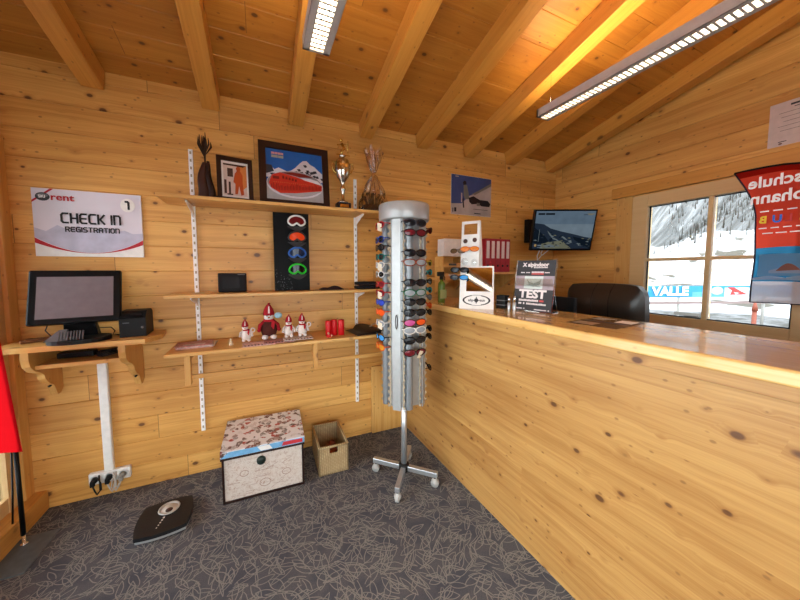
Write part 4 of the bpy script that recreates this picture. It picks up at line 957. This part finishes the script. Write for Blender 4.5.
t = thing('pen_box', 'small black box left of the TEST sign on the counter', 'box', (1.462, 1.51, CZ), .3)
b = MB(); b.b2(-.03, .03, -.03, .03, 0, .004); 
for x in (-.028, .028): b.b2(x-.002, x+.002, -.03, .03, 0, .085)
for y in (-.028, .028): b.b2(-.03, .03, y-.002, y+.002, 0, .085)
b.build('body', BLACKM, t)
b = MB(); b.b2(-.032, .032, -.032, .032, .02, .026); b.b2(-.032, .032, -.032, .032, .05, .056); b.build('band', GREYP, t)
for (x, y, h, lb) in ((1.452, 1.445, .075, 'leftmost silver tube in front of the TEST sign'), (1.472, 1.425, .068, 'middle silver tube in front of the TEST sign'), (1.455, 1.402, .085, 'silver tube against the left edge of the TEST sign')):
    t = thing('silver_tube', lb, 'tube', (x, y, CZ), group='silver tubes beside the TEST sign')
    b = MB(); b.lathe([(.009, 0), (.0095, .002), (.0095, h*.55), (.008, h*.56), (.008, h-.003), (.006, h)], seg=14); b.build('body', ALU, t)
    b = MB(); b.lathe([(.0092, h*.56), (.0092, h), (.005, h+.003)], seg=14); b.build('cap', CHROME, t)
t = thing('spray_bottle', 'green transparent spray bottle on the far end of the counter', 'bottle', (1.30, 2.0, CZ))
b = MB(); b.lathe([(.027, 0), (.028, .006), (.028, .13), (.026, .15), (.012, .165), (.012, .18)], seg=18); b.build('body', mat('green_liquid', '#5f7a20', .15, coat=.5), t)
b = MB(); b.cyl((0, 0, .178), (0, 0, .205), .016, seg=14); b.box((-.01, 0, .222), (.06, .022, .035), None, .006); b.tube([(.012, 0, .215), (.03, 0, .195), (.028, 0, .175)], .004, 6); b.build('trigger_head', BLACKM, t)
b = MB(); b.b2(-.029, .029, -.0292, -.0286, .03, .1); b.build('label', mat('bottle_label', '#a3b072', .5), t)

# papers on the counter
def paper(lab, x, y, ro, w, h, items, group, z=0.0008):
    b = MB(); ms = []
    b.b2(-w/2, w/2, -h/2, h/2, 0, .0008); ms = [items[0]]
    for i, (m_, q) in enumerate(items[1]):
        if m_ not in ms: ms.append(m_)
        b.m(ms.index(m_)); b.poly([(u, v, .0009+.0001*i) for u, v in q])
    return tag(b.build('price_list', ms, None, (x, y, CZ+z), (0, 0, ro)), lab, 'paper', group)
PD = mat('dark_photo_print', '#4b3a33', .25, var=.4, scale=40); PM = mat('tan_print', '#a78a6b', .3)
def lines(x0, x1, y0, n, dy, m_=INK): return [(m_, rect(x0, x0+(x1-x0)*R_.uniform(.6, 1), y0-dy*i, y0-dy*i+dy*.35)) for i in range(n)]
paper('dark printed price list lying on the counter in front of the office chair', 1.50, .88, -1.45, .21, .297, (PD, [(PM, rect(-.09, .0, -.13, -.05)), (PAPER, rect(.02, .09, .03, .12)), (BRN, rect(-.09, .09, -.02, .01))]+lines(-.09, .0, .12, 6, .013, PAPER)), None)
# ------------------------------------------------------------------ rotating sunglasses rack
RX, RY = .868, 1.79
t = thing('sunglasses_rack', 'tall silver rotating sunglasses rack on a castered cross base', 'rack', (RX, RY, 0))
for i, (dx, dy) in enumerate(((-.153, .15), (-.128, -.172), (.155, -.155), (.128, .176))):
    L = math.hypot(dx, dy); an = math.atan2(dy, dx); e = (dx*1.08, dy*1.08)
    b = MB(); b.box((dx*.54, dy*.54, .085), (L*1.08, .032, .034), (0, 0, an), .003); lg = b.build('leg', ALU, t)
    b = MB(); b.cyl((dx-.012*math.sin(an), dy+.012*math.cos(an), .027), (dx+.012*math.sin(an), dy-.012*math.cos(an), .027), .027, seg=18); b.sph((dx, dy, .034), (.024, .024, .026), 12); b.build('caster', mat('caster_grey', '#a9a7a2', .4), lg)
    b = MB(); b.cyl((dx, dy, .05), (dx, dy, .072), .009, seg=10); b.build('caster_stem', BLACKM, lg)
b = MB(); b.lathe([(.036, .062), (.036, .108), (.025, .115)], seg=16); b.build('hub', BLACKM, t)
b = MB(); b.cyl((0, 0, .11), (0, 0, .60), .020, seg=18); b.build('pole', ALU, t)
HB, HF, Z0, Z1 = .118, .070, .55, 1.775
b = MB(); b.prism([(-HF, -HB), (HF, -HB), (HB, -HF), (HB, HF), (HF, HB), (-HF, HB), (-HB, HF), (-HB, -HF)], XY, Z0+.02, Z1); b.build('core', mat('rack_panel_silver', '#9fa2a4', .3, .55), t)
for q in range(4):
    an = q*PI/2; ca, sa = math.cos(an), math.sin(an)
    rotp = lambda x, y, z: (x*ca-y*sa, x*sa+y*ca, z)
    b = MB(); pts = [(-.026+.026*math.cos(PI*i/10), -HB-.002-.024*math.sin(PI*i/10)) for i in range(11)]
    b.prism([(x+.004, y) for x, y in pts], lambda u, v, d: rotp(u, v, d), Z0+.005, Z1); b.build('spine', RACKG, t)
    for x in (-.062, .052):     # notched clear strips that hold the temples
        teeth = [(-HB, Z0+.01)]
        z = Z0+.01
        while z < Z1-.05: teeth += [(-HB-.022, z+.006), (-HB-.022, z+.018), (-HB-.008, z+.024), (-HB-.008, z+.040)]; z += .046
        teeth += [(-HB, Z1-.01)]
        b = MB(); b.prism(teeth, lambda u, v, d: rotp(d, u, v), x-.0015, x+.0015); b.build('notched_strip', mat('strip_tint', '#b5a58d', .25), t)
    cx = (HB+HF)/2
    M2 = rotp(-cx-.003, -cx-.003, 0)
    b = MB(); b.box((M2[0], M2[1], (Z0+Z1)/2), (.056, .008, Z1-Z0), (0, 0, an-PI/4), .002); b.build('corner_strip', RACKW, t)
b = MB(); b.lathe([(.13, Z1-.012), (.161, Z1-.008), (.165, Z1), (.165, Z1+.088), (.160, Z1+.096), (.02, Z1+.098)], seg=48); b.build('cap', RACKW, t)
b = MB(); s2 = HB-.0; d_ = (-(HB+HF)/2-.008, -(HB+HF)/2-.008)
nn = Vector((-1, -1, 0)).normalized(); tg = Vector((1, -1, 0)).normalized(); cpt = Vector((d_[0], d_[1], 1.125))
b.tube([cpt+tg*(.007*math.cos(q*.5236))+Vector((0, 0, .045*math.sin(q*.5236)))+nn*.002 for q in range(12)], .0022, 6, True); b.build('lock_mark', DGREY, t)

G1 = 'sunglasses on the rotating rack'
PINKL = mat('lens_pink', '#c24b8a', .12); REDL = mat('lens_dark_red', '#6a1a24', .1); ORL2 = mat('lens_orange_red', '#e0531f', .12); GRNF = sm('frame_dark_green', '#12603a'); TEALF = sm('frame_teal', '#1f8f92'); WHF = sm('frame_white', '#d9d5cf'); NAVF = sm('frame_navy', '#27408c'); ORF = sm('frame_orange', '#d8521c'); REDF = sm('frame_red', '#b5282a'); BRNF = sm('frame_tortoise', '#5b2d1c'); YELF = sm('frame_yellow', '#b99a3a'); GRYF = sm('frame_grey', '#6f7072')
TAGM = mat('price_tag_cream', '#ddd0b6', .7)
front = [(1.737, sm('frame_anthracite', '#3a3a42'), LK, 'anthracite', None), (1.678, BF, REDL, 'black red-lensed', None), (1.556, BF, LK, 'black', None), (1.498, sm('frame_rust', '#8a3a1e'), LG, 'rust coloured grey-lensed', None), (1.375, BF, LK, 'black', None), (1.313, GRNF, LG, 'dark green', None), (1.256, BF, LK, 'black', None),
         (1.190, BF, LK, 'black', None), (1.128, BRNF, PINKL, 'pink and orange lensed', ORL2), (1.080, WHF, LG, 'white framed grey-lensed', None), (1.018, BF, LK, 'black', None), (.940, BF, REDL, 'black red-lensed', None)]
ORD = ['first', 'second', 'third', 'fourth', 'fifth', 'sixth', 'seventh', 'eighth', 'ninth', 'tenth', 'eleventh', 'twelfth']
for i, (z, f_, l_, nm, l2) in enumerate(front):
    shades((RX-.006, RY-HB-.048, z), (0, 0, 0), f_, l_, nm+' sunglasses, '+ORD[i]+' pair down the front face of the rack', G1, lm2=l2, size=1.08, tagm=TAGM if i == 11 else None)
right = [(1.715, BRNF, REDL, 'rust brown'), (1.50, YELF, LK, 'yellow and black'), (1.437, TEALF, LK, 'teal'), (1.375, BF, LG, 'black and white'), (1.318, TEALF, LK, 'turquoise'), (1.268, GRYF, LG, 'grey'), (1.212, ORF, ORL2, 'bright orange'), (1.165, BF, LK, 'black'), (1.055, BF, LK, 'large black'), (1.0, BF, LK, 'black'), (.782, BF, LK, 'black')]
for i, (z, f_, l_, nm) in enumerate(right):
    shades((RX+HB+.048, RY-.006, z), (0, 0, PI/2), f_, l_, nm+' sunglasses, '+ORD[i]+' pair down the right face of the rack', G1, size=1.0)
left = [(1.735, REDF, REDL, 'red', TAGM), (1.645, NAVF, LK, 'navy', None), (1.595, BF, LK, 'black', None), (1.535, sm('frame_petrol', '#0f6f66'), LK, 'petrol green', None), (1.485, WHF, LG, 'white', TAGM), (1.425, WHF, LK, 'white and black', None), (1.362, REDF, REDL, 'red', None), (1.305, REDF, REDL, 'red', TAGM), (1.245, NAVF, mat('lens_deep_blue', '#2a48b8', .1), 'blue', None), (1.182, ORF, ORL2, 'orange red', None), (1.11, WHF, LG, 'white', TAGM), (1.018, BF, MATS['lens_blue'], 'black blue-lensed', None), (.955, ORF, mat('lens_gold', '#c98a2a', .1), 'orange gold-lensed', None)]
ORD.append('thirteenth')
for i, (z, f_, l_, nm, tg_) in enumerate(left):
    shades((RX-HB-.048, RY+.006, z), (0, 0, -PI/2), f_, l_, nm+' sunglasses, '+ORD[i]+' pair down the left face of the rack', G1, tagm=tg_, size=1.0)

# ------------------------------------------------------------------ back wall behind the counter
t = thing('wall_calendar', 'blue and grey skier calendar page pinned to the back wall', 'poster', (1.93, YB-.004, 2.18))
b = MB(); b.b2(-.245, .245, 0, .003, -.19, .19); b.build('sheet', PAPER, t)
CB = mat('calendar_blue', '#3d4a78', .55, var=.15, scale=8); CS = mat('calendar_snow', '#a89c97', .55, var=.15, scale=8); CD = mat('calendar_dark', '#221d22', .6); CG = mat('calendar_grey', '#6d6a63', .6)
its = [(CB, rect(-.243, .243, -.188, .188)), (CS, [(.243, .13), (.15, .08), (.02, .02), (-.03, .0), (-.12, -.08), (-.243, -.09), (-.243, -.188), (.243, -.188)]), (CG, [(.243, .15), (.1, .07), (.0, .02), (.04, .015), (.243, .12)]),
       (CD, [(-.1, .09), (-.11, .12), (-.095, .14), (-.07, .135), (-.065, .11)]), (CG, [(-.1, .1), (-.06, .1), (-.04, .03), (-.03, -.03), (-.08, -.04), (-.1, .0)]), (CS, rect(-.13, -.115, -.07, .02)), (CD, [(-.1, -.02), (-.09, -.12), (-.105, -.12), (-.115, -.04)]),
       (CD, [(-.04, -.02), (.02, .0), (.1, -.03), (.2, -.03), (.235, -.06), (.22, -.09), (.12, -.09), (.08, -.07), (.0, -.08), (-.03, -.06)]), (CG, rect(.06, .1, -.09, -.06)), (CD, rect(-.23, -.22, -.17, -.13)), (CD, rect(-.21, -.185, -.165, -.125)), (CD, rect(.02, .2, -.128, -.124)), (CD, rect(.03, .11, -.172, -.163)), (CS, rect(-.2, -.16, .165, .175))]
art('print', its, t, -.0004)

t = thing('wall_shelf', 'pine wall shelf behind the counter carrying the red binders', 'shelf', (0, YB, 0))
b = MB(); b.b2(1.66, 2.42, -.27, -.002, 1.408, 1.428, .003); b.build('board', WS, t)
for x in (1.75, 2.33):
    b = MB(); b.prism([(-.003, 1.407), (-.2, 1.407), (-.2, 1.39), (-.003, 1.26)], YZ, x-.012, x+.012); b.build('bracket', WP, t)
BRED = mat('binder_red', '#a3232e', .45); BLAB = mat('binder_label', '#d8c5bf', .6)
for i in range(5):
    x = 1.925+.0605*i+.01
    t = thing('ring_binder', 'red ring binder on the wall shelf, '+['nearest the white stand', 'second from the white stand', 'third from the white stand', 'fourth from the white stand', 'farthest from the white stand'][i], 'binder', (x, 2.32, 1.429), group='red binders on the wall shelf')
    b = MB(); b.b2(-.028, -.025, -.12, .12, 0, .312); b.b2(.025, .028, -.12, .12, 0, .312); b.b2(-.028, .028, -.122, -.119, 0, .312); b.build('cover', BRED, t)
    b = MB(); b.b2(-.017, .017, -.1235, -.1222, .13, .29); b.build('label', BLAB, t)
    b = MB(); b.b2(-.023, .023, -.11, .1, .006, .298); b.build('pages', PAPER, t)
    b = MB(); b.cyl((0, -.121, .06), (0, -.124, .06), .011, seg=14); b.build('finger_hole', BLACKM, t)
# letter trays with a white box on top
t = thing('wall_shelf', 'short pine ledge on the back wall under the letter trays', 'shelf', (0, YB, 0))
b = MB(); b.b2(1.40, 1.655, -.27, -.002, 1.36, 1.382, .003); b.build('board', WS, t)
b = MB(); b.prism([(-.003, 1.359), (-.2, 1.359), (-.2, 1.34), (-.003, 1.22)], YZ, 1.51, 1.535); b.build('bracket', WP, t)
for i, lb in enumerate(('lower open pine letter tray on the back wall ledge', 'upper open pine letter tray on the back wall ledge')):
    t = thing('letter_tray', lb, 'tray', (1.54, 2.31, 1.383+.094*i), group='pine letter trays')
    b = MB(); b.b2(-.10, .10, -.12, .02, 0, .008); b.b2(-.10, -.092, -.12, .02, .008, .092); b.b2(.092, .10, -.12, .02, .008, .092); b.b2(-.092, .092, .012, .02, .008, .092); b.b2(-.092, .092, -.12, -.112, .008, .035); b.build('box', WS, t)
    b = MB(); b.b2(-.045, .035, -.1225, -.1205, .012, .03); b.build('label', PAPER if i == 0 else DGREY, t)
    b = MB(); b.b2(-.085, .085, -.105, .005, .009, .028); b.build('paper_stack', PAPER, t)
b = MB(); b.b2(-.09, .11, -.11, -.01, 0, .15, .002)
b.m(1); b.poly([(-.085, -.1102, .142), (.105, -.1102, .142), (.105, -.1102, .14), (-.085, -.1102, .14)])
tag(b.build('cardboard_box', [CARD, PAPER], None, (1.54, 2.31, 1.572)), 'plain white cardboard box on top of the letter trays', 'box')

# TV
t = thing('wall_television', 'flat television showing a snowy valley in the back right corner', 'television', (2.635, 1.975, 1.825), (math.radians(13), 0, math.radians(-23.9)))
b = MB(); b.b2(-.302, .302, -.018, .022, -.198, .198, .004); b.build('housing', BLACKP, t)
def escr(name, c, s_=.55):
    k = NT(name); nz = k.n('ShaderNodeTexNoise', {'Vector': k.n('ShaderNodeTexCoord').outputs['Object'], 'Scale': 14.0, 'Detail': 4.0}).outputs[0]; cc = lin(c)
    e = k.n('ShaderNodeEmission', {0: k.mix(nz, tuple(x*.75 for x in cc[:3])+(1,), tuple(min(1, x*1.25) for x in cc[:3])+(1,)), 1: s_}); return k.surf(e.outputs[0])
TSKY = escr('tv_sky', '#6f8497'); TSK2 = escr('tv_sky_low', '#8496a4'); THL = escr('tv_hill', '#2c3848'); THD = escr('tv_hill_dark', '#18222e'); TSN = escr('tv_snow', '#7f8b90'); TYE = escr('tv_field', '#83846f'); TDK = escr('tv_caption', '#1d242c'); TGO = escr('tv_logo', '#a09268'); TOR = escr('tv_sun', '#c9a46a')
its = [(TSKY, rect(-.287, .287, -.178, .184)), (TSK2, rect(-.287, .287, -.178, .06)), (THL, [(-.287, .07), (-.2, .06), (-.13, .02), (-.02, -.01), (.1, -.035), (.2, -.06), (.287, -.075), (.287, -.178), (-.287, -.178)]), (THD, [(-.287, .03), (-.22, -.02), (-.17, -.06), (-.12, -.12), (-.2, -.14), (-.287, -.12)]),
       (TSN, [(-.16, .0), (-.12, -.035), (-.06, -.08), (-.02, -.11), (-.09, -.085), (-.13, -.045)]), (TSN, [(-.03, -.045), (.02, -.065), (.06, -.10), (.02, -.085)]), (TYE, [(-.2, -.13), (-.1, -.11), (-.02, -.1), (.06, -.14), (.1, -.178), (-.21, -.178)]), (TSN, [(-.18, -.15), (-.1, -.13), (-.06, -.16), (-.15, -.17)]), (TSN, [(.06, -.1), (.09, -.095), (.1, -.12), (.08, -.12)]), (TSN, [(.16, -.13), (.19, -.125), (.2, -.15), (.17, -.15)]),
       (THD, [(.1, -.06), (.2, -.08), (.287, -.1), (.287, -.178), (.2, -.14), (.12, -.09)]), (TSN, rect(-.237, -.233, -.11, .01)),
       (TDK, rect(-.27, -.205, .148, .166)), (TDK, rect(-.197, -.11, .148, .166)), (TGO, rect(.205, .275, .154, .16)), (TDK, rect(.17, .21, .147, .151)), (TGO, rect(.215, .255, .146, .151)), (TOR, ell(-.262, -.145, .012, .013)), (TSK2, rect(-.24, -.2, -.15, -.14)), (TSK2, rect(-.24, -.19, -.168, -.162))]
RV = random.Random(5); spk = []
for i in range(70):
    x = RV.uniform(-.28, .28); z = RV.uniform(-.17, .02-.18*max(0, x+.1)-.03); q = RV.uniform(.003, .012)
    spk.append((RV.choice((TSN, THD, THD, THL, TYE)), [(x-q*2, z), (x, z-q*.5), (x+q*1.6, z-q*.3), (x, z+q*.6)]))
k_ = len(its)-8
art('screen', its[:k_]+spk+its[k_:], t, -.0186, .00008)
t.scale = (.965, 1, .965)
b = MB(); b.box((-.02, .06, 0), (.12, .08, .14)); b.tube([(-.02, .09, 0), (.02, .20, -.01), (.0, .33, .05)], .016, 8); b.build('mount_arm', BLACKM, t)
b = MB(); b.tube([(-.16, .01, -.19), (-.17, .02, -.23), (-.15, .04, -.26), (-.11, .05, -.23), (-.09, .03, -.2)], .004, 6); b.build('cable', WHITEP, t); b = MB(); b.tube([(-.19, .01, -.19), (-.2, .03, -.26), (-.18, .05, -.31), (-.14, .06, -.26)], .004, 6); b.build('cable', WHITEP, t)
t = thing('set_top_box', 'black upright box on the back wall left of the television', 'box', (2.715, YB-.029, 1.87))
b = MB(); b.b2(-.065, .065, -.03, .03, -.125, .125, .006); b.build('case', BLACKP, t)
b = MB(); b.b2(-.012, .012, -.0312, -.0300, -.03, .0); b.build('display', GREYP, t)

# certificate on the right wall
t = thing('certificate', 'laminated white certificate pinned high on the right wall', 'certificate', (XR-.003, .735, 2.385), math.radians(-90))
b = MB(); b.b2(-.13, .13, 0, .002, -.135, .14); b.build('sheet', mat('certificate_paper', '#cdbcb4', .3), t)
its = [(DGREY, rect(-.045, .075, .108, .120)), (DGREY, rect(-.03, .05, .094, .098))]+[(CG, rect(-.09+.01*(i % 3), .08-.02*(i % 2), .07-.028*i, .0725-.028*i)) for i in range(5)]+[(DGREY, rect(-.085, -.05, -.112, -.107)), (mat('stamp_brown', '#7a5a4a', .6), ell(-.075, -.122, .008, .006)), (DGREY, rect(.02, .07, -.1, -.097))]
art('print', its, t, -.0003)


# ------------------------------------------------------------------ outside
k = NT('snow_field'); co = k.n('ShaderNodeTexCoord').outputs['Object']; n1 = k.n('ShaderNodeTexNoise', {'Vector': co, 'Scale': 2.2, 'Detail': 6.0, 'Roughness': .7}).outputs[0]
gx = k.n('ShaderNodeMapRange', {0: k.n('ShaderNodeSeparateXYZ', {0: co}).outputs[0], 1: 4.5, 2: 6.0}).outputs[0]
SNW = k.surf(k.n('ShaderNodeBsdfPrincipled', {'Base Color': k.mix(gx, (.78, .79, .81, 1), k.ramp(n1, [(.44, (.045, .043, .038, 1)), (.60, (.17, .17, .175, 1))])), 'Roughness': .8}).outputs[0])
b = MB(); b.b2(-30, 60, -30, 40, -.32, -.25); struct(b.build('snow_ground', SNW))
k = NT('winter_hillside'); co = k.n('ShaderNodeTexCoord').outputs['Object']; sp = k.n('ShaderNodeSeparateXYZ', {0: co})
st = k.n('ShaderNodeCombineXYZ', {0: k.math('MULTIPLY', sp.outputs[1], 1.6), 1: k.math('MULTIPLY', sp.outputs[2], .14), 2: k.math('MULTIPLY', sp.outputs[0], .02)})
tr = k.n('ShaderNodeTexNoise', {'Vector': st.outputs[0], 'Scale': 1.2, 'Detail': 6.0, 'Roughness': .75}).outputs[0]
pa = k.n('ShaderNodeTexNoise', {'Vector': co, 'Scale': .13, 'Detail': 4.0}).outputs[0]
forest = k.ramp(tr, [(.40, (.05, .05, .048, 1)), (.52, (.10, .10, .10, 1)), (.64, (.20, .20, .205, 1))])
hgt = k.math('ADD', sp.outputs[2], k.math('MULTIPLY', k.math('SUBTRACT', pa, .5), 10.0))
hgt = k.math('ADD', hgt, k.math('MULTIPLY', k.math('SUBTRACT', sp.outputs[1], 15.0), .16))
snowline = k.n('ShaderNodeMapRange', {0: hgt, 1: 4.4, 2: 4.9}).outputs[0]
fine = k.n('ShaderNodeTexNoise', {'Vector': co, 'Scale': .5, 'Detail': 5.0}).outputs[0]
sn = k.ramp(fine, [(.36, (.08, .07, .055, 1)), (.42, (.45, .45, .47, 1))])
c = k.mix(snowline, sn, forest)
top = k.n('ShaderNodeMapRange', {0: k.math('ADD', sp.outputs[2], k.math('MULTIPLY', k.math('SUBTRACT', pa, .5), 14.0)), 1: 10.0, 2: 11.5}).outputs[0]
c = k.mix(k.math('MULTIPLY', top, .6), c, (.17, .17, .175, 1))
HILL = k.surf(k.n('ShaderNodeBsdfPrincipled', {'Base Color': c, 'Roughness': .9}).outputs[0])
def hz(u, v):
    x = 14+70*u; y = -30+90*v
    z = -.3+.07*(x-14)+(.55*max(0, x-38))+1.2*math.sin(x*.23+y*.31)*min(1, u*3)+.5*math.sin(y*.9)*min(1, u*2); return (x, y, z)
b = MB(); b.grid(60, 70, hz); struct(b.build('hillside', HILL))
# bare winter wood on the slope: far too many trunks to count
b = MB(); RT = random.Random(3)
for i in range(12000):
    u = RT.uniform(.30, .95); v = RT.uniform(.28, 1.0); x, y, z = hz(u, v)
    if z+.16*(y-15)+RT.uniform(-.6, .6)+1.1*math.sin(x*.4+y*.25) < 5.0: continue
    if math.sin(x*.33+1.7*math.sin(y*.21))+math.sin(y*.47-x*.2) > 1.15: continue
    h = RT.uniform(.30, .85)*(.7+x/100); w_ = h*RT.uniform(.05, .11); b.m(RT.choice((0, 0, 1, 2)))
    b.add([(x-w_, y-w_*.6, z-.1), (x+w_, y-w_*.6, z-.1), (x, y+w_, z-.1), (x+RT.uniform(-.1, .1), y, z+h)], [[0, 1, 3], [1, 2, 3], [2, 0, 3]])
fo = b.build('winter_forest', [mat('tree_bark', '#2f2c27', .9), mat('tree_grey', '#4a4843', .9), mat('tree_frost', '#6b6b6a', .9)])
fo['kind'] = 'stuff'; tag(fo, 'bare grey winter forest on the snowy hillside outside the window', 'forest')

# long banner fence reading VALLE
A_ = Vector((9, 4.33, 0)); D_ = Vector((2.5, -1.01, 0)).normalized()
t = thing('banner', 'long blue banner with white VALLE lettering outside the window', 'banner', (9, 4.33, 0), math.atan2(D_.y, D_.x))
BANB = mat('banner_blue', '#2a7da8', .6, var=.1, scale=2); BANW = mat('banner_white', '#aab4ba', .6); BANR = mat('banner_red', '#a33634', .6); BANY = mat('banner_yellow', '#b8b08c', .6); BANL = mat('banner_pale', '#4f8aa9', .6, var=.15, scale=3)
b = MB(); b.b2(-1.6, 6.5, 0, .02, .735, 1.03); b.build('sheet', BANW, t)
art('print', [(BANB, rect(-1.6, 6.5, .737, 1.028)), (BANL, rect(1.2, 6.5, .737, .87)), (BANY, ell(1.86, .90, .16, .10)), (BANW, rect(2.05, 2.75, .737, .98)), (BANR, [(2.12, .99), (2.3, .99), (2.5, .88), (2.68, .80), (2.2, .79), (2.25, .9)]), (BANW, [(2.4, .99), (2.6, .9), (2.66, .99)]), (BANW, [(2.3, .86), (2.45, .84), (2.35, .80)])], t, -.002, .002)
text('lettering', 'VALLE', .30, mat('banner_letter', '#eef2f5', .6), t, (.60, -.025, .885), off=.012, sx=1.15)
for x in (-1.5, .9, 3.2, 5.6):
    b = MB(); b.cyl((x, .05, -.26), (x, .05, 1.05), .03, seg=10); b.build('post', mat('fence_grey', '#8c8a86', .6), t)
b = MB(); b.b2(-1.6, 6.5, .0, .03, .56, .62); b.build('rail', mat('faded_red', '#7c6b69', .7), t)
b = MB(); b.cyl((0, 0, -.26), (0, 0, .62), .035, seg=12); b.cyl((0, 0, .62), (0, 0, .78), .05, .02, 12)
tag(b.build('marker_pole', mat('marker_orange', '#7d4030', .5), None, (9.0, 2.49, 0)), 'orange red marker pole standing in the snow outside the window', 'pole')
t = thing('snow_post', 'short grey wooden post with a dark cap in the snow outside', 'post', (8.6, 3.30, 0))
b = MB(); b.b2(-.12, .12, -.12, .12, -.26, .42, .01); b.build('shaft', mat('weathered_wood', '#9b958c', .8), t)
b = MB(); b.box((0, 0, .46), (.42, .42, .07), (0, .12, 0), .01); b.build('cap', mat('slate_cap', '#54504c', .7), t)

# ------------------------------------------------------------------ daylight
w = bpy.data.worlds.new('overcast'); S.world = w; w.use_nodes = True
nt = w.node_tree; nt.nodes.clear(); bg = nt.nodes.new('ShaderNodeBackground'); ow = nt.nodes.new('ShaderNodeOutputWorld')
tc = nt.nodes.new('ShaderNodeTexCoord'); 
# thin overcast, brighter on the side where the sun stands behind the cloud
dt = nt.nodes.new('ShaderNodeVectorMath'); dt.operation = 'DOT_PRODUCT'; nt.links.new(tc.outputs['Generated'], dt.inputs[0]); dt.inputs[1].default_value = (-.80, -.60, 0)
rp = nt.nodes.new('ShaderNodeMapRange'); rp.inputs[1].default_value = -.30; rp.inputs[2].default_value = .75; rp.inputs[3].default_value = 3.8; rp.inputs[4].default_value = 10.0
nt.links.new(dt.outputs['Value'], rp.inputs[0]); nt.links.new(rp.outputs[0], bg.inputs[1]); bg.inputs[0].default_value = (.88, .94, 1.0, 1)
nt.links.new(bg.outputs[0], ow.inputs[0])
def portal(loc, rot, sx, sy):
    l = bpy.data.lights.new('portal', 'AREA'); l.shape = 'RECTANGLE'; l.size = sx; l.size_y = sy; l.cycles.is_portal = True
    o = bpy.data.objects.new('portal', l); COL.objects.link(o); o.location = loc; o.rotation_euler = rot
portal((XL-.12, .38, 1.15), (0, -PI/2, 0), 2.2, 4.0)
portal((XR+.08, 1.105, 1.54), (0, PI/2, 0), 1.1, 1.0)
portal((.075, YF-.1, 1.05), (PI/2, 0, 0), 2.35, 2.1)

S.view_settings.view_transform = 'Standard'; S.view_settings.look = 'None'; S.view_settings.gamma = 1; S.view_settings.use_curve_mapping = False
S.view_settings.exposure = -0.10
